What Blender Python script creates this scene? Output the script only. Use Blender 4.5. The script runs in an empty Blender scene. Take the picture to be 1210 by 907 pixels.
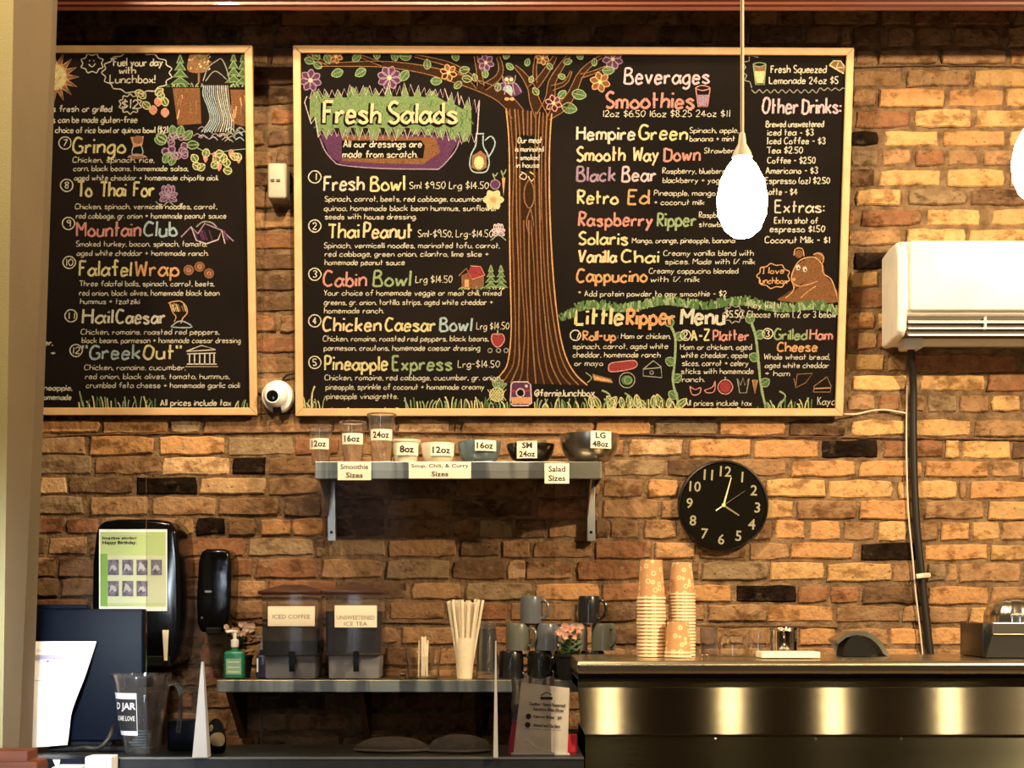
import bpy, bmesh, math, random
from mathutils import Vector, Matrix
random.seed(11)
SC = bpy.context.scene
C = SC.collection
F = 1831.0          # focal length in pixels of the 1210 wide frame
EYE = 1.6           # eye height
HOR = 720.0         # horizon row
DW = 5.0            # camera to brick wall

# ---------------------------------------------------------------- camera
cam_d = bpy.data.cameras.new('camera')
cam = bpy.data.objects.new('camera', cam_d); C.objects.link(cam)
cam.location = (0, -DW, EYE); cam.rotation_euler = (math.pi/2, 0, 0)
cam_d.sensor_width = 36.0; cam_d.lens = F/1210.0*36.0
cam_d.shift_y = (HOR-453.5)/1210.0
cam_d.clip_start = 0.05
SC.camera = cam
# ---------------------------------------------------------------- world, lights, exposure
w = bpy.data.worlds.new('world'); SC.world = w; w.use_nodes = True
w.node_tree.nodes['Background'].inputs[0].default_value = (1.0, .8, .6, 1)
w.node_tree.nodes['Background'].inputs[1].default_value = 0.02
SC.view_settings.view_transform = 'Standard'
SC.view_settings.look = 'None'
SC.view_settings.exposure = 0.0
SC.view_settings.gamma = 1.0
SC.view_settings.use_curve_mapping = False

def light(name, kind, loc, target, energy, color, size=.2, size_y=None, spread=None):
    d = bpy.data.lights.new(name, kind); d.energy = energy; d.color = color
    if kind == 'AREA':
        d.size = size
        if size_y: d.shape = 'RECTANGLE'; d.size_y = size_y
        else: d.shape = 'DISK'
        if spread: d.spread = math.radians(spread)
    o = bpy.data.objects.new(name, d); C.objects.link(o); o.location = loc
    v = Vector(target)-Vector(loc)
    o.rotation_euler = v.to_track_quat('-Z', 'Y').to_euler()
    return o
WARM = (1.0, .76, .46)
light('ceiling_light', 'AREA', (-1.25, -2.5, 4.2), (-.9, 0, 2.2), 84, WARM, .16)
light('ceiling_light', 'AREA', (-.25, -1.8, 4.2), (0, 0, 2.0), 80, WARM, .16)
light('ceiling_light', 'AREA', (2.90, -3.3, 3.7), (1.4, 0, 1.9), 265, WARM, .16)
light('window_daylight', 'AREA', (-1.3, -8.7, 2.0), (-.9, -.6, 1.4), 14, (.78, .88, 1.0), .9, 1.5)
light('added_sheet_fill', 'AREA', (-.92, -2.7, 1.95), (-1.3, -.75, 1.28), 4.6, (.76, .88, 1.0), .30, None, 38)  # added cool fill aimed at the monitor sheet and jug, no known fixture

# ---------------------------------------------------------------- helpers
def P(px, py, d):
    return Vector(((px-605.0)*d/F, d-DW, EYE+(HOR-py)*d/F))
def X(px, d): return (px-605.0)*d/F
def Z(py, d): return EYE+(HOR-py)*d/F

MATS = {}
def mat(name, c, rough=.6, metal=0.0, c2=None, scale=8.0, bump=0.0, bscale=40.0, emit=0.0, trans=0.0, ior=1.45,
        spec=.5, aniso=0.0, coat=0.0, stretch=(1,1,1), objrand=0.0, alpha=1.0, detail=6.0, contrast=(.35,.65)):
    m = bpy.data.materials.new(name); m.use_nodes = True; nt = m.node_tree
    b = nt.nodes['Principled BSDF']
    b.inputs['Roughness'].default_value = rough; b.inputs['Metallic'].default_value = metal
    b.inputs['IOR'].default_value = ior
    b.inputs['Specular IOR Level'].default_value = spec
    b.inputs['Base Color'].default_value = (*c, 1)
    b.inputs['Coat Weight'].default_value = coat
    b.inputs['Transmission Weight'].default_value = trans
    b.inputs['Alpha'].default_value = alpha
    tc = nt.nodes.new('ShaderNodeTexCoord'); mp = nt.nodes.new('ShaderNodeMapping')
    mp.inputs['Scale'].default_value = stretch
    geo = nt.nodes.new('ShaderNodeNewGeometry')
    nt.links.new(geo.outputs['Position'], mp.inputs['Vector'])
    if c2 is None: c2 = tuple(v*.86 for v in c)
    n = nt.nodes.new('ShaderNodeTexNoise'); n.inputs['Scale'].default_value = scale; n.inputs['Detail'].default_value = detail
    nt.links.new(mp.outputs['Vector'], n.inputs['Vector'])
    r = nt.nodes.new('ShaderNodeValToRGB')
    r.color_ramp.elements[0].position = contrast[0]; r.color_ramp.elements[1].position = contrast[1]
    r.color_ramp.elements[0].color = (*c, 1); r.color_ramp.elements[1].color = (*c2, 1)
    nt.links.new(n.outputs['Fac'], r.inputs['Fac'])
    out = r.outputs['Color']
    if objrand > 0:
        oi = nt.nodes.new('ShaderNodeObjectInfo'); mr = nt.nodes.new('ShaderNodeMapRange')
        mr.inputs['To Min'].default_value = 1-objrand; mr.inputs['To Max'].default_value = 1+objrand
        nt.links.new(oi.outputs['Random'], mr.inputs['Value'])
        hs = nt.nodes.new('ShaderNodeHueSaturation')
        nt.links.new(mr.outputs['Result'], hs.inputs['Value']); nt.links.new(out, hs.inputs['Color'])
        out = hs.outputs['Color']
    nt.links.new(out, b.inputs['Base Color'])
    if bump > 0:
        n2 = nt.nodes.new('ShaderNodeTexNoise'); n2.inputs['Scale'].default_value = bscale; n2.inputs['Detail'].default_value = 8
        nt.links.new(mp.outputs['Vector'], n2.inputs['Vector'])
        bp = nt.nodes.new('ShaderNodeBump'); bp.inputs['Strength'].default_value = bump; bp.inputs['Distance'].default_value = .01
        nt.links.new(n2.outputs['Fac'], bp.inputs['Height']); nt.links.new(bp.outputs['Normal'], b.inputs['Normal'])
    if emit > 0:
        b.inputs['Emission Color'].default_value = (*c, 1); b.inputs['Emission Strength'].default_value = emit
    if aniso > 0:
        b.inputs['Anisotropic'].default_value = aniso; b.inputs['Anisotropic Rotation'].default_value = 0.25
        tg = nt.nodes.new('ShaderNodeTangent'); tg.direction_type = 'UV_MAP'
        nt.links.new(tg.outputs['Tangent'], b.inputs['Tangent'])
    MATS[name] = m
    return m

def catmull(pts, n=4, closed=False):
    if len(pts) < 3: return list(pts)
    out = []; N = len(pts)
    rng = range(N) if closed else range(N-1)
    for i in rng:
        p1 = pts[i]; p2 = pts[(i+1) % N]
        p0 = pts[(i-1) % N] if (closed or i > 0) else p1
        p3 = pts[(i+2) % N] if (closed or i+2 < N) else p2
        for k in range(n):
            t = k/n; t2 = t*t; t3 = t2*t
            out.append(tuple(.5*((2*b)+(c-a)*t+(2*a-5*b+4*c-d)*t2+(-a+3*b-3*c+d)*t3) for a, b, c, d in zip(p0, p1, p2, p3)))
    if not closed: out.append(tuple(pts[-1]))
    return out

class G:
    """collects shapes in world coordinates, then links them as one mesh object"""
    def __init__(s): s.v = []; s.f = []; s.m = []
    def add(s, vs, fs, mi=0):
        o = len(s.v); s.v += [tuple(v) for v in vs]; s.f += [tuple(i+o for i in f) for f in fs]; s.m += [mi]*len(fs)
        return s
    def box(s, x0, x1, y0, y1, z0, z1, mi=0, bev=0.0, seg=2):
        if bev > 0:
            bm = bmesh.new(); bmesh.ops.create_cube(bm, size=1)
            for v in bm.verts: v.co = Vector(((x0+x1)/2+v.co.x*(x1-x0), (y0+y1)/2+v.co.y*(y1-y0), (z0+z1)/2+v.co.z*(z1-z0)))
            bmesh.ops.bevel(bm, geom=bm.edges[:], offset=bev, segments=seg, profile=.5, affect='EDGES')
            bm.verts.index_update()
            s.add([v.co for v in bm.verts], [[v.index for v in f.verts] for f in bm.faces], mi); bm.free(); return s
        vs = [(x, y, z) for x in (x0, x1) for y in (y0, y1) for z in (z0, z1)]
        return s.add(vs, [(0,1,3,2), (4,6,7,5), (0,4,5,1), (2,3,7,6), (0,2,6,4), (1,5,7,3)], mi)
    def lathe(s, cx, cy, prof, n=28, mi=0, a0=0.0, a1=2*math.pi, sx=1.0, sy=1.0):
        full = abs(a1-a0-2*math.pi) < 1e-6; m = n if full else n+1
        vs = []; fs = []
        for r, z in prof:
            for k in range(m):
                a = a0+(a1-a0)*k/n; vs.append((cx+sx*r*math.cos(a), cy+sy*r*math.sin(a), z))
        for i in range(len(prof)-1):
            for k in range(n):
                k2 = (k+1) % m
                fs.append((i*m+k, i*m+k2, (i+1)*m+k2, (i+1)*m+k))
        if full:
            if prof[0][0] > 1e-5: fs.append(tuple(range(m))[::-1])
            if prof[-1][0] > 1e-5: fs.append(tuple((len(prof)-1)*m+k for k in range(m)))
        return s.add(vs, fs, mi)
    def shell(s, cx, cy, prof, t=.0015, n=28, mi=0):
        """open vessel: outer profile bottom to top and back down the inside"""
        ins = [(max(r-t, .0005), z+(t if i == 0 else 0)) for i, (r, z) in enumerate(prof)][::-1]
        vs = []; fs = []; pr = list(prof)+ins; m = n
        for r, z in pr:
            for k in range(m):
                a = 2*math.pi*k/n; vs.append((cx+r*math.cos(a), cy+r*math.sin(a), z))
        for i in range(len(pr)-1):
            for k in range(n):
                k2 = (k+1) % m; fs.append((i*m+k, i*m+k2, (i+1)*m+k2, (i+1)*m+k))
        fs.append(tuple(range(m))[::-1]); fs.append(tuple((len(pr)-1)*m+k for k in range(m)))
        return s.add(vs, fs, mi)
    def tube(s, pts, r, n=8, mi=0, rs=None, smooth=0, flat=1.0):
        pts = [Vector(p) for p in pts]
        if smooth: pts = [Vector(p) for p in catmull([tuple(p) for p in pts], smooth)]
        N = len(pts); vs = []; fs = []
        up = Vector((0, 0, 1)) if abs((pts[-1]-pts[0]).normalized().z) < .9 else Vector((0, 1, 0))
        for i, p in enumerate(pts):
            t = (pts[min(i+1, N-1)]-pts[max(i-1, 0)]).normalized()
            a = t.cross(up)
            if a.length < 1e-4: a = t.cross(Vector((1, 0, 0)))
            a.normalize(); b = t.cross(a).normalized()
            rr = rs[int(i*(len(rs)-1)/(max(N-1, 1)))] if rs else r
            for k in range(n):
                an = 2*math.pi*k/n
                vs.append(p+a*math.cos(an)*rr+b*math.sin(an)*rr*flat)
        for i in range(N-1):
            for k in range(n): fs.append((i*n+k, i*n+(k+1) % n, (i+1)*n+(k+1) % n, (i+1)*n+k))
        fs.append(tuple(range(n))[::-1]); fs.append(tuple((N-1)*n+k for k in range(n)))
        return s.add(vs, fs, mi)
    def prism(s, poly, y0, y1, mi=0):
        """poly of (x, z) extruded from y0 (front) to y1"""
        n = len(poly); vs = [(x, y0, z) for x, z in poly]+[(x, y1, z) for x, z in poly]
        fs = [tuple(range(n)), tuple(range(2*n-1, n-1, -1))]
        for k in range(n): fs.append((k, (k+n), (k+1) % n+n, (k+1) % n))
        return s.add(vs, fs, mi)
    def prismx(s, poly, x0, x1, mi=0):
        """poly of (y, z) extruded along x"""
        n = len(poly); vs = [(x0, y, z) for y, z in poly]+[(x1, y, z) for y, z in poly]
        fs = [tuple(range(n)), tuple(range(2*n-1, n-1, -1))]
        for k in range(n): fs.append((k, (k+n), (k+1) % n+n, (k+1) % n))
        return s.add(vs, fs, mi)
    def ball(s, c, rx, ry=None, rz=None, mi=0, n=12, jit=0.0):
        ry = ry or rx; rz = rz or rx; vs = []; fs = []; m = max(6, n//2+1)
        for i in range(m+1):
            ph = math.pi*i/m
            for k in range(n):
                a = 2*math.pi*k/n; j = 1+random.uniform(-jit, jit)
                vs.append((c[0]+rx*math.sin(ph)*math.cos(a)*j, c[1]+ry*math.sin(ph)*math.sin(a)*j, c[2]+rz*math.cos(ph)*j))
        for i in range(m):
            for k in range(n): fs.append((i*n+k, (i+1)*n+k, (i+1)*n+(k+1) % n, i*n+(k+1) % n))
        return s.add(vs, fs, mi)
    def build(s, name, mats, parent=None, smooth=False, uv=False, fix=True):
        me = bpy.data.meshes.new(name)
        off = Vector((0, 0, 0))
        if parent is not None:
            off = Vector(parent.get('_w', parent.location))
        me.from_pydata([tuple(Vector(v)-off) for v in s.v], [], s.f)
        if not isinstance(mats, (list, tuple)): mats = [mats]
        for m in mats: me.materials.append(MATS[m] if isinstance(m, str) else m)
        me.polygons.foreach_set('material_index', s.m)
        if fix:
            bm = bmesh.new(); bm.from_mesh(me); bmesh.ops.recalc_face_normals(bm, faces=bm.faces[:]); bm.to_mesh(me); bm.free()
        if smooth:
            me.polygons.foreach_set('use_smooth', [True]*len(me.polygons))
            try: me.set_sharp_from_angle(angle=math.radians(38))
            except Exception: pass
        if uv:
            l = me.uv_layers.new(name='UVMap')
            for lp in me.loops:
                co = me.vertices[lp.vertex_index].co; l.data[lp.index].uv = (co.x, co.z)
        me.update()
        o = bpy.data.objects.new(name, me); C.objects.link(o)
        if parent is not None:
            o.parent = parent; o['_w'] = tuple(off)
        else:
            o['_w'] = (0.0, 0.0, 0.0)
        return o

def tag(o, label=None, cat=None, group=None, kind=None):
    if label: o['label'] = label
    if cat: o['category'] = cat
    if group: o['group'] = group
    if kind: o['kind'] = kind
    return o
def thing(name, loc, label, cat, group=None):
    o = bpy.data.objects.new(name, None); C.objects.link(o); o.location = loc; o['_w'] = tuple(loc)
    o.empty_display_size = .05
    return tag(o, label, cat, group)
def copy_tree(o, parent=None, delta=None):
    c = o.copy(); C.objects.link(c)
    if parent is not None: c.parent = parent
    for ch in list(o.children): copy_tree(ch, c)
    return c

def text(body, name, m, loc, w=None, h=None, parent=None, bold=0.0, align='CENTER', rotz=0.0, rotx=math.pi/2, roty=0.0, bend=None, shear=0.0, lines=1.0):
    """printed lettering as a flat mesh; w or h = wanted width or height in metres; bend = (cx, cy, r) wraps it round a cylinder"""
    cu = bpy.data.curves.new(name, 'FONT'); cu.body = body; cu.align_x = align; cu.align_y = 'CENTER'
    cu.offset = bold; cu.shear = shear; cu.resolution_u = 2; cu.space_line = lines
    to = bpy.data.objects.new(name, cu)
    me = bpy.data.meshes.new_from_object(to)
    bpy.data.objects.remove(to); bpy.data.curves.remove(cu)
    xs = [v.co.x for v in me.vertices]; ys = [v.co.y for v in me.vertices]
    W = max(xs)-min(xs); H = max(ys)-min(ys)
    sx = (w/W) if w else h/H
    sy = (h/H) if h else sx
    cx0 = (max(xs)+min(xs))/2 if align == 'CENTER' else min(xs); cy0 = (max(ys)+min(ys))/2
    L = Vector(loc); off = Vector(parent.get('_w', parent.location)) if parent is not None else Vector((0, 0, 0))
    R = Matrix.Rotation(rotz, 4, 'Z') @ Matrix.Rotation(roty, 4, 'Y') @ Matrix.Rotation(rotx, 4, 'X')
    for v in me.vertices:
        p = Vector(((v.co.x-cx0)*sx, (v.co.y-cy0)*sy, 0))
        if bend:
            bx, by, r = bend; a = (L.x+p.x-bx)/r
            q = Vector((bx+r*math.sin(a), by-r*math.cos(a), L.z+p.y))
        else: q = R @ p + L
        v.co = q-off
    me.name = name; me.materials.append(MATS[m])
    o = bpy.data.objects.new(name, me); C.objects.link(o)
    if parent is not None: o.parent = parent; o['_w'] = tuple(off)
    return o
# ---------------------------------------------------------------- materials
BR = {  # brick clays
 'o': ((.50,.27,.115), (.42,.215,.09)), 'y': ((.56,.34,.145), (.45,.265,.11)), 't': ((.36,.21,.105), (.26,.145,.07)),
 'b': ((.21,.115,.055), (.29,.165,.085)), 'r': ((.29,.135,.065), (.21,.10,.05)), 'd': ((.10,.058,.033), (.16,.09,.048)),
 'D': ((.010,.007,.005), (.022,.013,.009)), 'g': ((.29,.20,.115), (.21,.14,.075)), 'p': ((.56,.37,.20), (.44,.27,.135)),
}
for k, (a, b_) in BR.items():
    m = mat('brick_'+k, a, .92, 0, b_, 26, .7, 70, objrand=.13, spec=.06 if k != 'D' else .02, contrast=(.36, .64))
    nt = m.node_tree; L = nt.links; bs = nt.nodes['Principled BSDF']; src = bs.inputs['Base Color'].links[0].from_socket
    geo = nt.nodes.new('ShaderNodeNewGeometry')
    def mask(scale, lo, hi, off):
        mp = nt.nodes.new('ShaderNodeMapping'); mp.inputs['Location'].default_value = (off, off*2, off*3); mp.inputs['Scale'].default_value = (1, 1, 1.6)
        n = nt.nodes.new('ShaderNodeTexNoise'); n.inputs['Scale'].default_value = scale; n.inputs['Detail'].default_value = 7; n.inputs['Roughness'].default_value = .62
        mr = nt.nodes.new('ShaderNodeMapRange'); mr.inputs['From Min'].default_value = lo; mr.inputs['From Max'].default_value = hi
        L.new(geo.outputs['Position'], mp.inputs['Vector']); L.new(mp.outputs['Vector'], n.inputs['Vector']); L.new(n.outputs['Fac'], mr.inputs['Value'])
        return mr.outputs['Result']
    def mix(fac, a_, colr, mode='MIX', k_=1.0):
        mx = nt.nodes.new('ShaderNodeMix'); mx.data_type = 'RGBA'; mx.blend_type = mode
        mu = nt.nodes.new('ShaderNodeMath'); mu.operation = 'MULTIPLY'; mu.inputs[1].default_value = k_
        L.new(fac, mu.inputs[0]); L.new(mu.outputs[0], mx.inputs['Factor']); L.new(a_, mx.inputs['A']); mx.inputs['B'].default_value = (*colr, 1)
        return mx.outputs['Result']
    c_ = mix(mask(13, .53, .63, 3.1), src, (.42, .36, .32), 'MULTIPLY', .85)     # soot
    c_ = mix(mask(17, .56, .66, 7.7), c_, (.30, .20, .115), 'MIX', .6 if k not in 'D' else .15)   # mortar smears
    c_ = mix(mask(60, .60, .68, 1.3), c_, (.25, .20, .16), 'MULTIPLY', .8)       # pits
    L.new(c_, bs.inputs['Base Color'])
mat('mortar', (.25,.16,.088), .95, 0, (.12,.072,.038), 26, .8, 120, spec=.1)
mat('rod', (.17,.085,.045), .8, 0, (.10,.05,.03), 40, .4, 100)
mat('wood_pale', (.60,.38,.19), .5, 0, (.52,.32,.155), 14, .1, 60, stretch=(1,1,1))
mat('slate', (.0055,.0045,.004), .9, 0, (.010,.007,.006), 3, .05, 200, spec=.08)
def chalk(name, c):
    c = tuple(v*.72 for v in c)
    mat(name, c, .95, 0, tuple(v*.38 for v in c), 420, 0, spec=.05, detail=2, contrast=(.42, .66))
for k, c in dict(W=(.70,.66,.54), G=(.32,.42,.23), Y=(.74,.66,.34), P=(.66,.30,.26), V=(.38,.26,.38), O=(.70,.38,.18), B=(.40,.52,.58),
                 BR=(.24,.11,.05), R=(.32,.05,.055), DG=(.10,.19,.07), C=(.90,.66,.40), DB=(.045,.020,.010), LP=(.72,.55,.62), K=(.012,.01,.009),
                 T=(.30,.16,.08), DV=(.12,.045,.11), N=(.35,.34,.30), LG=(.20,.30,.13)).items():
    chalk('chalk_'+k, c)
mat('header_wood', (.10,.025,.014), .35, 0, (.15,.04,.02), 6, .05, 40, coat=.3, stretch=(.3,2,2))
mat('ledge_wood', (.115,.032,.010), .6, 0, (.06,.015,.005), 9, .1, 40, spec=.2, stretch=(.4,1,7))
mat('paint_tan', (.135,.10,.055), .8, 0, (.12,.09,.05), 4, .15, 250)
mat('paint_olive', (.20,.17,.075), .8, 0, (.18,.155,.07), 4, .15, 250)
mat('room_paint', (.12,.08,.05), .9, 0, (.10,.065,.04), 2)
mat('floor_wood', (.08,.045,.025), .5, 0, (.10,.05,.025), 5, stretch=(.4,4,1))
mat('ceiling_paint', (.08,.05,.03), .9, 0, (.13,.08,.05), 2)
mat('steel', (.55,.53,.47), .28, 1.0, (.50,.48,.42), 5)
mat('steel_shelf', (.50,.46,.33), .30, 1.0, (.20,.19,.15), 7, stretch=(2,1,.2), contrast=(.45,.55))
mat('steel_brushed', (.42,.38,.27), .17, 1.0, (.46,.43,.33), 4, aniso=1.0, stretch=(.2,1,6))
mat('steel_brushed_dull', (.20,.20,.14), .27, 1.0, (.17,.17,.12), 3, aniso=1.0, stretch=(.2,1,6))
mat('steel_top', (.60,.55,.40), .26, 1.0, (.52,.47,.34), 5)
mat('steel_dome', (.80,.76,.68), .20, 1.0)
mat('chrome', (.75,.74,.72), .08, 1.0)
mat('dark_steel', (.10,.095,.085), .35, 1.0)
mat('gap_black', (.010,.009,.008), .7)
mat('black_plastic', (.003,.003,.003), .14, 0, spec=.4)
mat('black_matte', (.005,.005,.005), .6, spec=.2)
mat('navy_plastic', (.0015,.003,.009), .45, 0, (.002,.004,.011), 3, spec=.15)
mat('counter_black', (.012,.014,.016), .35, 0, (.018,.020,.022), 30)
mat('counter_edge', (.28,.27,.24), .35, .8)
mat('white_plastic', (.86,.85,.82), .38, 0, (.84,.83,.80), 3)
mat('white_gloss', (.84,.80,.72), .25)
mat('grey_plastic', (.42,.37,.29), .55, 0, (.36,.32,.25), 3)
mat('paper_white', (.90,.90,.90), .8, 0, (.88,.88,.88), 3)
mat('paper_cream', (.86,.78,.62), .8, 0, (.82,.74,.58), 3)
mat('paper_sign', (.50,.46,.40), .6, 0, (.42,.38,.33), 20)
mat('poster_green', (.42,.56,.22), .6, 0, (.46,.60,.25), 5)
mat('poster_green_deep', (.20,.40,.07), .6)
mat('poster_pale', (.58,.64,.42), .6)
mat('print_black', (.02,.02,.022), .7)
mat('print_grey', (.13,.13,.15), .7, 0, (.06,.06,.08), 60)
mat('print_pale', (.55,.56,.50), .7)
mat('print_violet', (.30,.27,.42), .7, 0, (.45,.43,.58), 20)
mat('print_white', (.80,.80,.78), .7)
mat('thumb_dark', (.06,.055,.075), .6, 0, (.20,.19,.24), 60)
mat('thumb_light', (.45,.44,.48), .6)
mat('clock_face', (.006,.005,.003), .9, spec=.05)
mat('clock_rim', (.005,.004,.003), .35, spec=.3)
mat('clock_numeral', (.30,.27,.16), .6)
mat('hand_bright', (.85,.72,.30), .4)
mat('hand_dim', (.22,.19,.07), .5)
mat('hand_thin', (.14,.13,.10), .5)
mat('ceramic_grey', (.12,.125,.105), .28, 0, (.10,.105,.09), 6, coat=.2)
mat('ceramic_blue', (.11,.125,.145), .25, 0, (.10,.11,.125), 6, coat=.3)
mat('ceramic_dark_and_shaded', (.011,.012,.013), .25, 0, coat=.3)  # dark top mug; for the bottom row, shade painted into the glaze
mat('ceramic_white', (.78,.72,.58), .4)
mat('bowl_blue', (.12,.17,.20), .3, 0, (.10,.14,.17), 30, coat=.3)
mat('bowl_dark', (.16,.14,.12), .22, 1.0)
mat('bowl_steel', (.50,.47,.43), .30, 1.0)
mat('glass', (1,1,1), .03, 0, (1,1,1), 1, trans=1.0, ior=1.45)
mat('jug_plastic', (.97,.98,1.0), .03, 0, (.97,.98,1.0), 1, trans=.975, ior=1.5)
mat('clear_plastic', (.97,.97,.98), .04, 0, (.97,.97,.98), 1, trans=.985, ior=1.4)
mat('frosted', (.50,.50,.51), .35, 0, (.45,.46,.48), 1, trans=.35, ior=1.3)
mat('wrap_film', (.55,.53,.52), .12, 0, (.4,.38,.37), 30, bump=1.0, bscale=60, trans=.82, ior=1.4)
mat('pastry', (.07,.04,.03), .6, 0, (.16,.11,.08), 40, .6, 60)
mat('smoke_plastic', (.72,.70,.70), .06, 0, (.68,.67,.66), 2, trans=.97, ior=1.35)
mat('tea_dark', (.012,.014,.022), .12, 0)
mat('coffee_tan', (.10,.085,.065), .12, 0, (.07,.06,.05), 10)
mat('lid_brown', (.045,.016,.010), .3, coat=.2)
mat('stand_grey', (.17,.17,.20), .4, 0, (.13,.13,.15), 6)
mat('kraft', (.52,.27,.12), .8, 0, (.48,.24,.105), 6)
mat('cup_rim', (.88,.72,.50), .6)
mat('straw_paper', (.84,.74,.56), .8, 0, (.76,.66,.48), 60)
mat('soap_green', (.02,.24,.12), .25, 0, (.03,.30,.16), 8, trans=.25)
mat('soap_label', (.28,.52,.36), .5)
mat('soap_blue', (.03,.05,.16), .2, 0, (.05,.03,.07), 9, trans=.3)
mat('leaf', (.045,.12,.03), .5, 0, (.08,.20,.04), 30)
mat('leaf_dark', (.015,.035,.015), .6, 0, (.02,.05,.02), 30)
mat('petal_pink', (.80,.38,.30), .7, 0, (.88,.50,.40), 60)
mat('petal_cream', (.55,.42,.33), .7, 0, (.6,.36,.28), 60)
mat('pot_black', (.008,.008,.008), .5)
mat('plate_grey', (.33,.31,.27), .4, 0, (.24,.22,.19), 8)
mat('cable_black', (.012,.009,.007), .5)
mat('cable_white', (.72,.62,.48), .5)
mat('ac_white', (.90,.86,.78), .35)
mat('ac_slot', (.07,.055,.035), .6)
mat('cam_lens', (.004,.004,.008), .08, coat=.5)
mat('figure_cream', (.62,.52,.26), .6, 0, (.5,.38,.18), 60)
mat('candy_red', (.55,.03,.05), .3)
mat('candy_purple', (.10,.06,.18), .3)
mat('bill_blue', (.08,.15,.19), .7, 0, (.22,.30,.32), 60)
mat('lamp_glow', (1.0,.76,.44), .3, emit=38.0)
mat('lamp_cap', (.85,.72,.50), .4)
mat('lamp_cord', (.80,.66,.44), .6)
mat('window_glow', (.75,.87,1.0), .5, emit=2.0)

# paper cup print: pale rings on kraft
def rings():
    m = mat('kraft_rings', (.52,.27,.12), .8); nt = m.node_tree; b = nt.nodes['Principled BSDF']
    tc = nt.nodes.new('ShaderNodeTexCoord')
    vo = nt.nodes.new('ShaderNodeTexVoronoi'); vo.inputs['Scale'].default_value = 48; vo.inputs['Randomness'].default_value = .6
    nt.links.new(tc.outputs['Object'], vo.inputs['Vector'])
    r = nt.nodes.new('ShaderNodeValToRGB'); e = r.color_ramp.elements
    e[0].position = .16; e[0].color = (.50,.25,.11,1); e[1].position = .23; e[1].color = (.82,.56,.28,1)
    x = e.new(.33); x.color = (.82,.56,.28,1); x = e.new(.40); x.color = (.52,.27,.12,1)
    nt.links.new(vo.outputs['Distance'], r.inputs['Fac']); nt.links.new(r.outputs['Color'], b.inputs['Base Color'])
rings()
# ---------------------------------------------------------------- room shell
def struct(name, g, m, **k): return tag(g.build(name, m, **k), kind='structure')
struct('floor', G().box(-3.2, 3.2, -9.0, .2, -.1, 0), 'floor_wood')
struct('ceiling', G().box(-3.2, 3.2, -9.0, .2, 4.3, 4.4), 'ceiling_paint')
struct('wall_right', G().box(3.2, 3.3, -9.0, .2, 0, 4.3), 'room_paint')
struct('wall_left', G().box(-3.3, -3.2, -9.0, .2, 0, 4.3), 'room_paint')
g = G(); g.box(-3.2, -1.9, -9.1, -9.0, 0, 4.3); g.box(-.8, 3.2, -9.1, -9.0, 0, 4.3); g.box(-1.9, -.8, -9.1, -9.0, 0, 1.1); g.box(-1.9, -.8, -9.1, -9.0, 2.9, 4.3)
struct('wall_front', g, 'room_paint')
struct('window_1', G().box(-1.9, -.8, -9.08, -9.05, 1.1, 2.9), 'window_glow')

# short wall that ends left of the counter: its far edge leans a little as in the photo
def wall_end():
    # (x at floor, x at ceiling) for the near and the far corner
    def xs(px0, py0, px1, py1, d):
        za, zb = Z(py0, d), Z(py1, d); xa, xb = X(px0, d), X(px1, d)
        k = (xb-xa)/(zb-za); return (xa+k*(0-za), xa+k*(4.3-za))
    n0, n1 = xs(16, 0, 3, 880, 3.72); f0, f1 = xs(68, 0, 38, 880, 4.09)
    yn, yf = 3.72-DW, 4.09-DW
    vs = [(-3.2,yn,0),(n0,yn,0),(f0,yf,0),(-3.2,yf,0),(-3.2,yn,4.3),(n1,yn,4.3),(f1,yf,4.3),(-3.2,yf,4.3)]
    g = G(); g.add(vs, [(0,1,5,4)], 1); g.add(vs, [(1,2,6,5),(2,3,7,6),(3,0,4,7),(4,5,6,7),(3,2,1,0)], 0)
    return g
struct('wall_end', wall_end(), ['paint_tan', 'paint_olive'])
o = bpy.data.objects['wall_end']; o.name = 'wall_partition'
# orange wood cap at the foot of the short wall
g = G()
g.box(-1.6, X(39, 3.66), 3.62-DW, 3.70-DW, Z(960, 3.66), Z(885, 3.66), bev=.004)
g.box(-1.6, X(52, 3.66), 3.612-DW, 3.705-DW, Z(985, 3.66), Z(896, 3.66), bev=.012)
t = struct('trim_1', g, 'ledge_wood', smooth=True)

# header beam with stepped crown above the boards
zb = Z(11.5, 4.68)
g = G()
pr = [(-.32, zb), (-.315, zb+.010), (-.33, zb+.014), (-.33, zb+.022), (-.345, zb+.03), (-.35, 4.3), (0.0, 4.3), (0.0, zb), (-.30, zb)]
g.prismx([(-.318, zb), (-.322, zb+.008), (-.330, zb+.012), (-.330, zb+.020), (-.338, zb+.024), (-.345, zb+.040), (-.345, 4.3), (-.312, 4.3), (-.312, zb)], -3.0, 3.2)
struct('trim_2', g, 'header_wood')

# ---------------------------------------------------------------- brick wall
wall = G().box(-3.2, 3.2, .012, .2, 0, 4.3)
# uneven mortar bed: a fine displaced sheet in front of the core
nx, nz = 150, 100
x0, x1, z0, z1 = -2.0, 2.2, .9, 3.75
vs = []; fs = []
for j in range(nz+1):
    for i in range(nx+1):
        vs.append((x0+(x1-x0)*i/nx, .0045+random.uniform(-.0035, .0030), z0+(z1-z0)*j/nz))
for j in range(nz):
    for i in range(nx): a = j*(nx+1)+i; fs.append((a, a+1, a+nx+2, a+nx+1))
wall.add(vs, fs)
wb = tag(wall.build('wall_back', 'mortar', fix=False), kind='structure')

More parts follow.
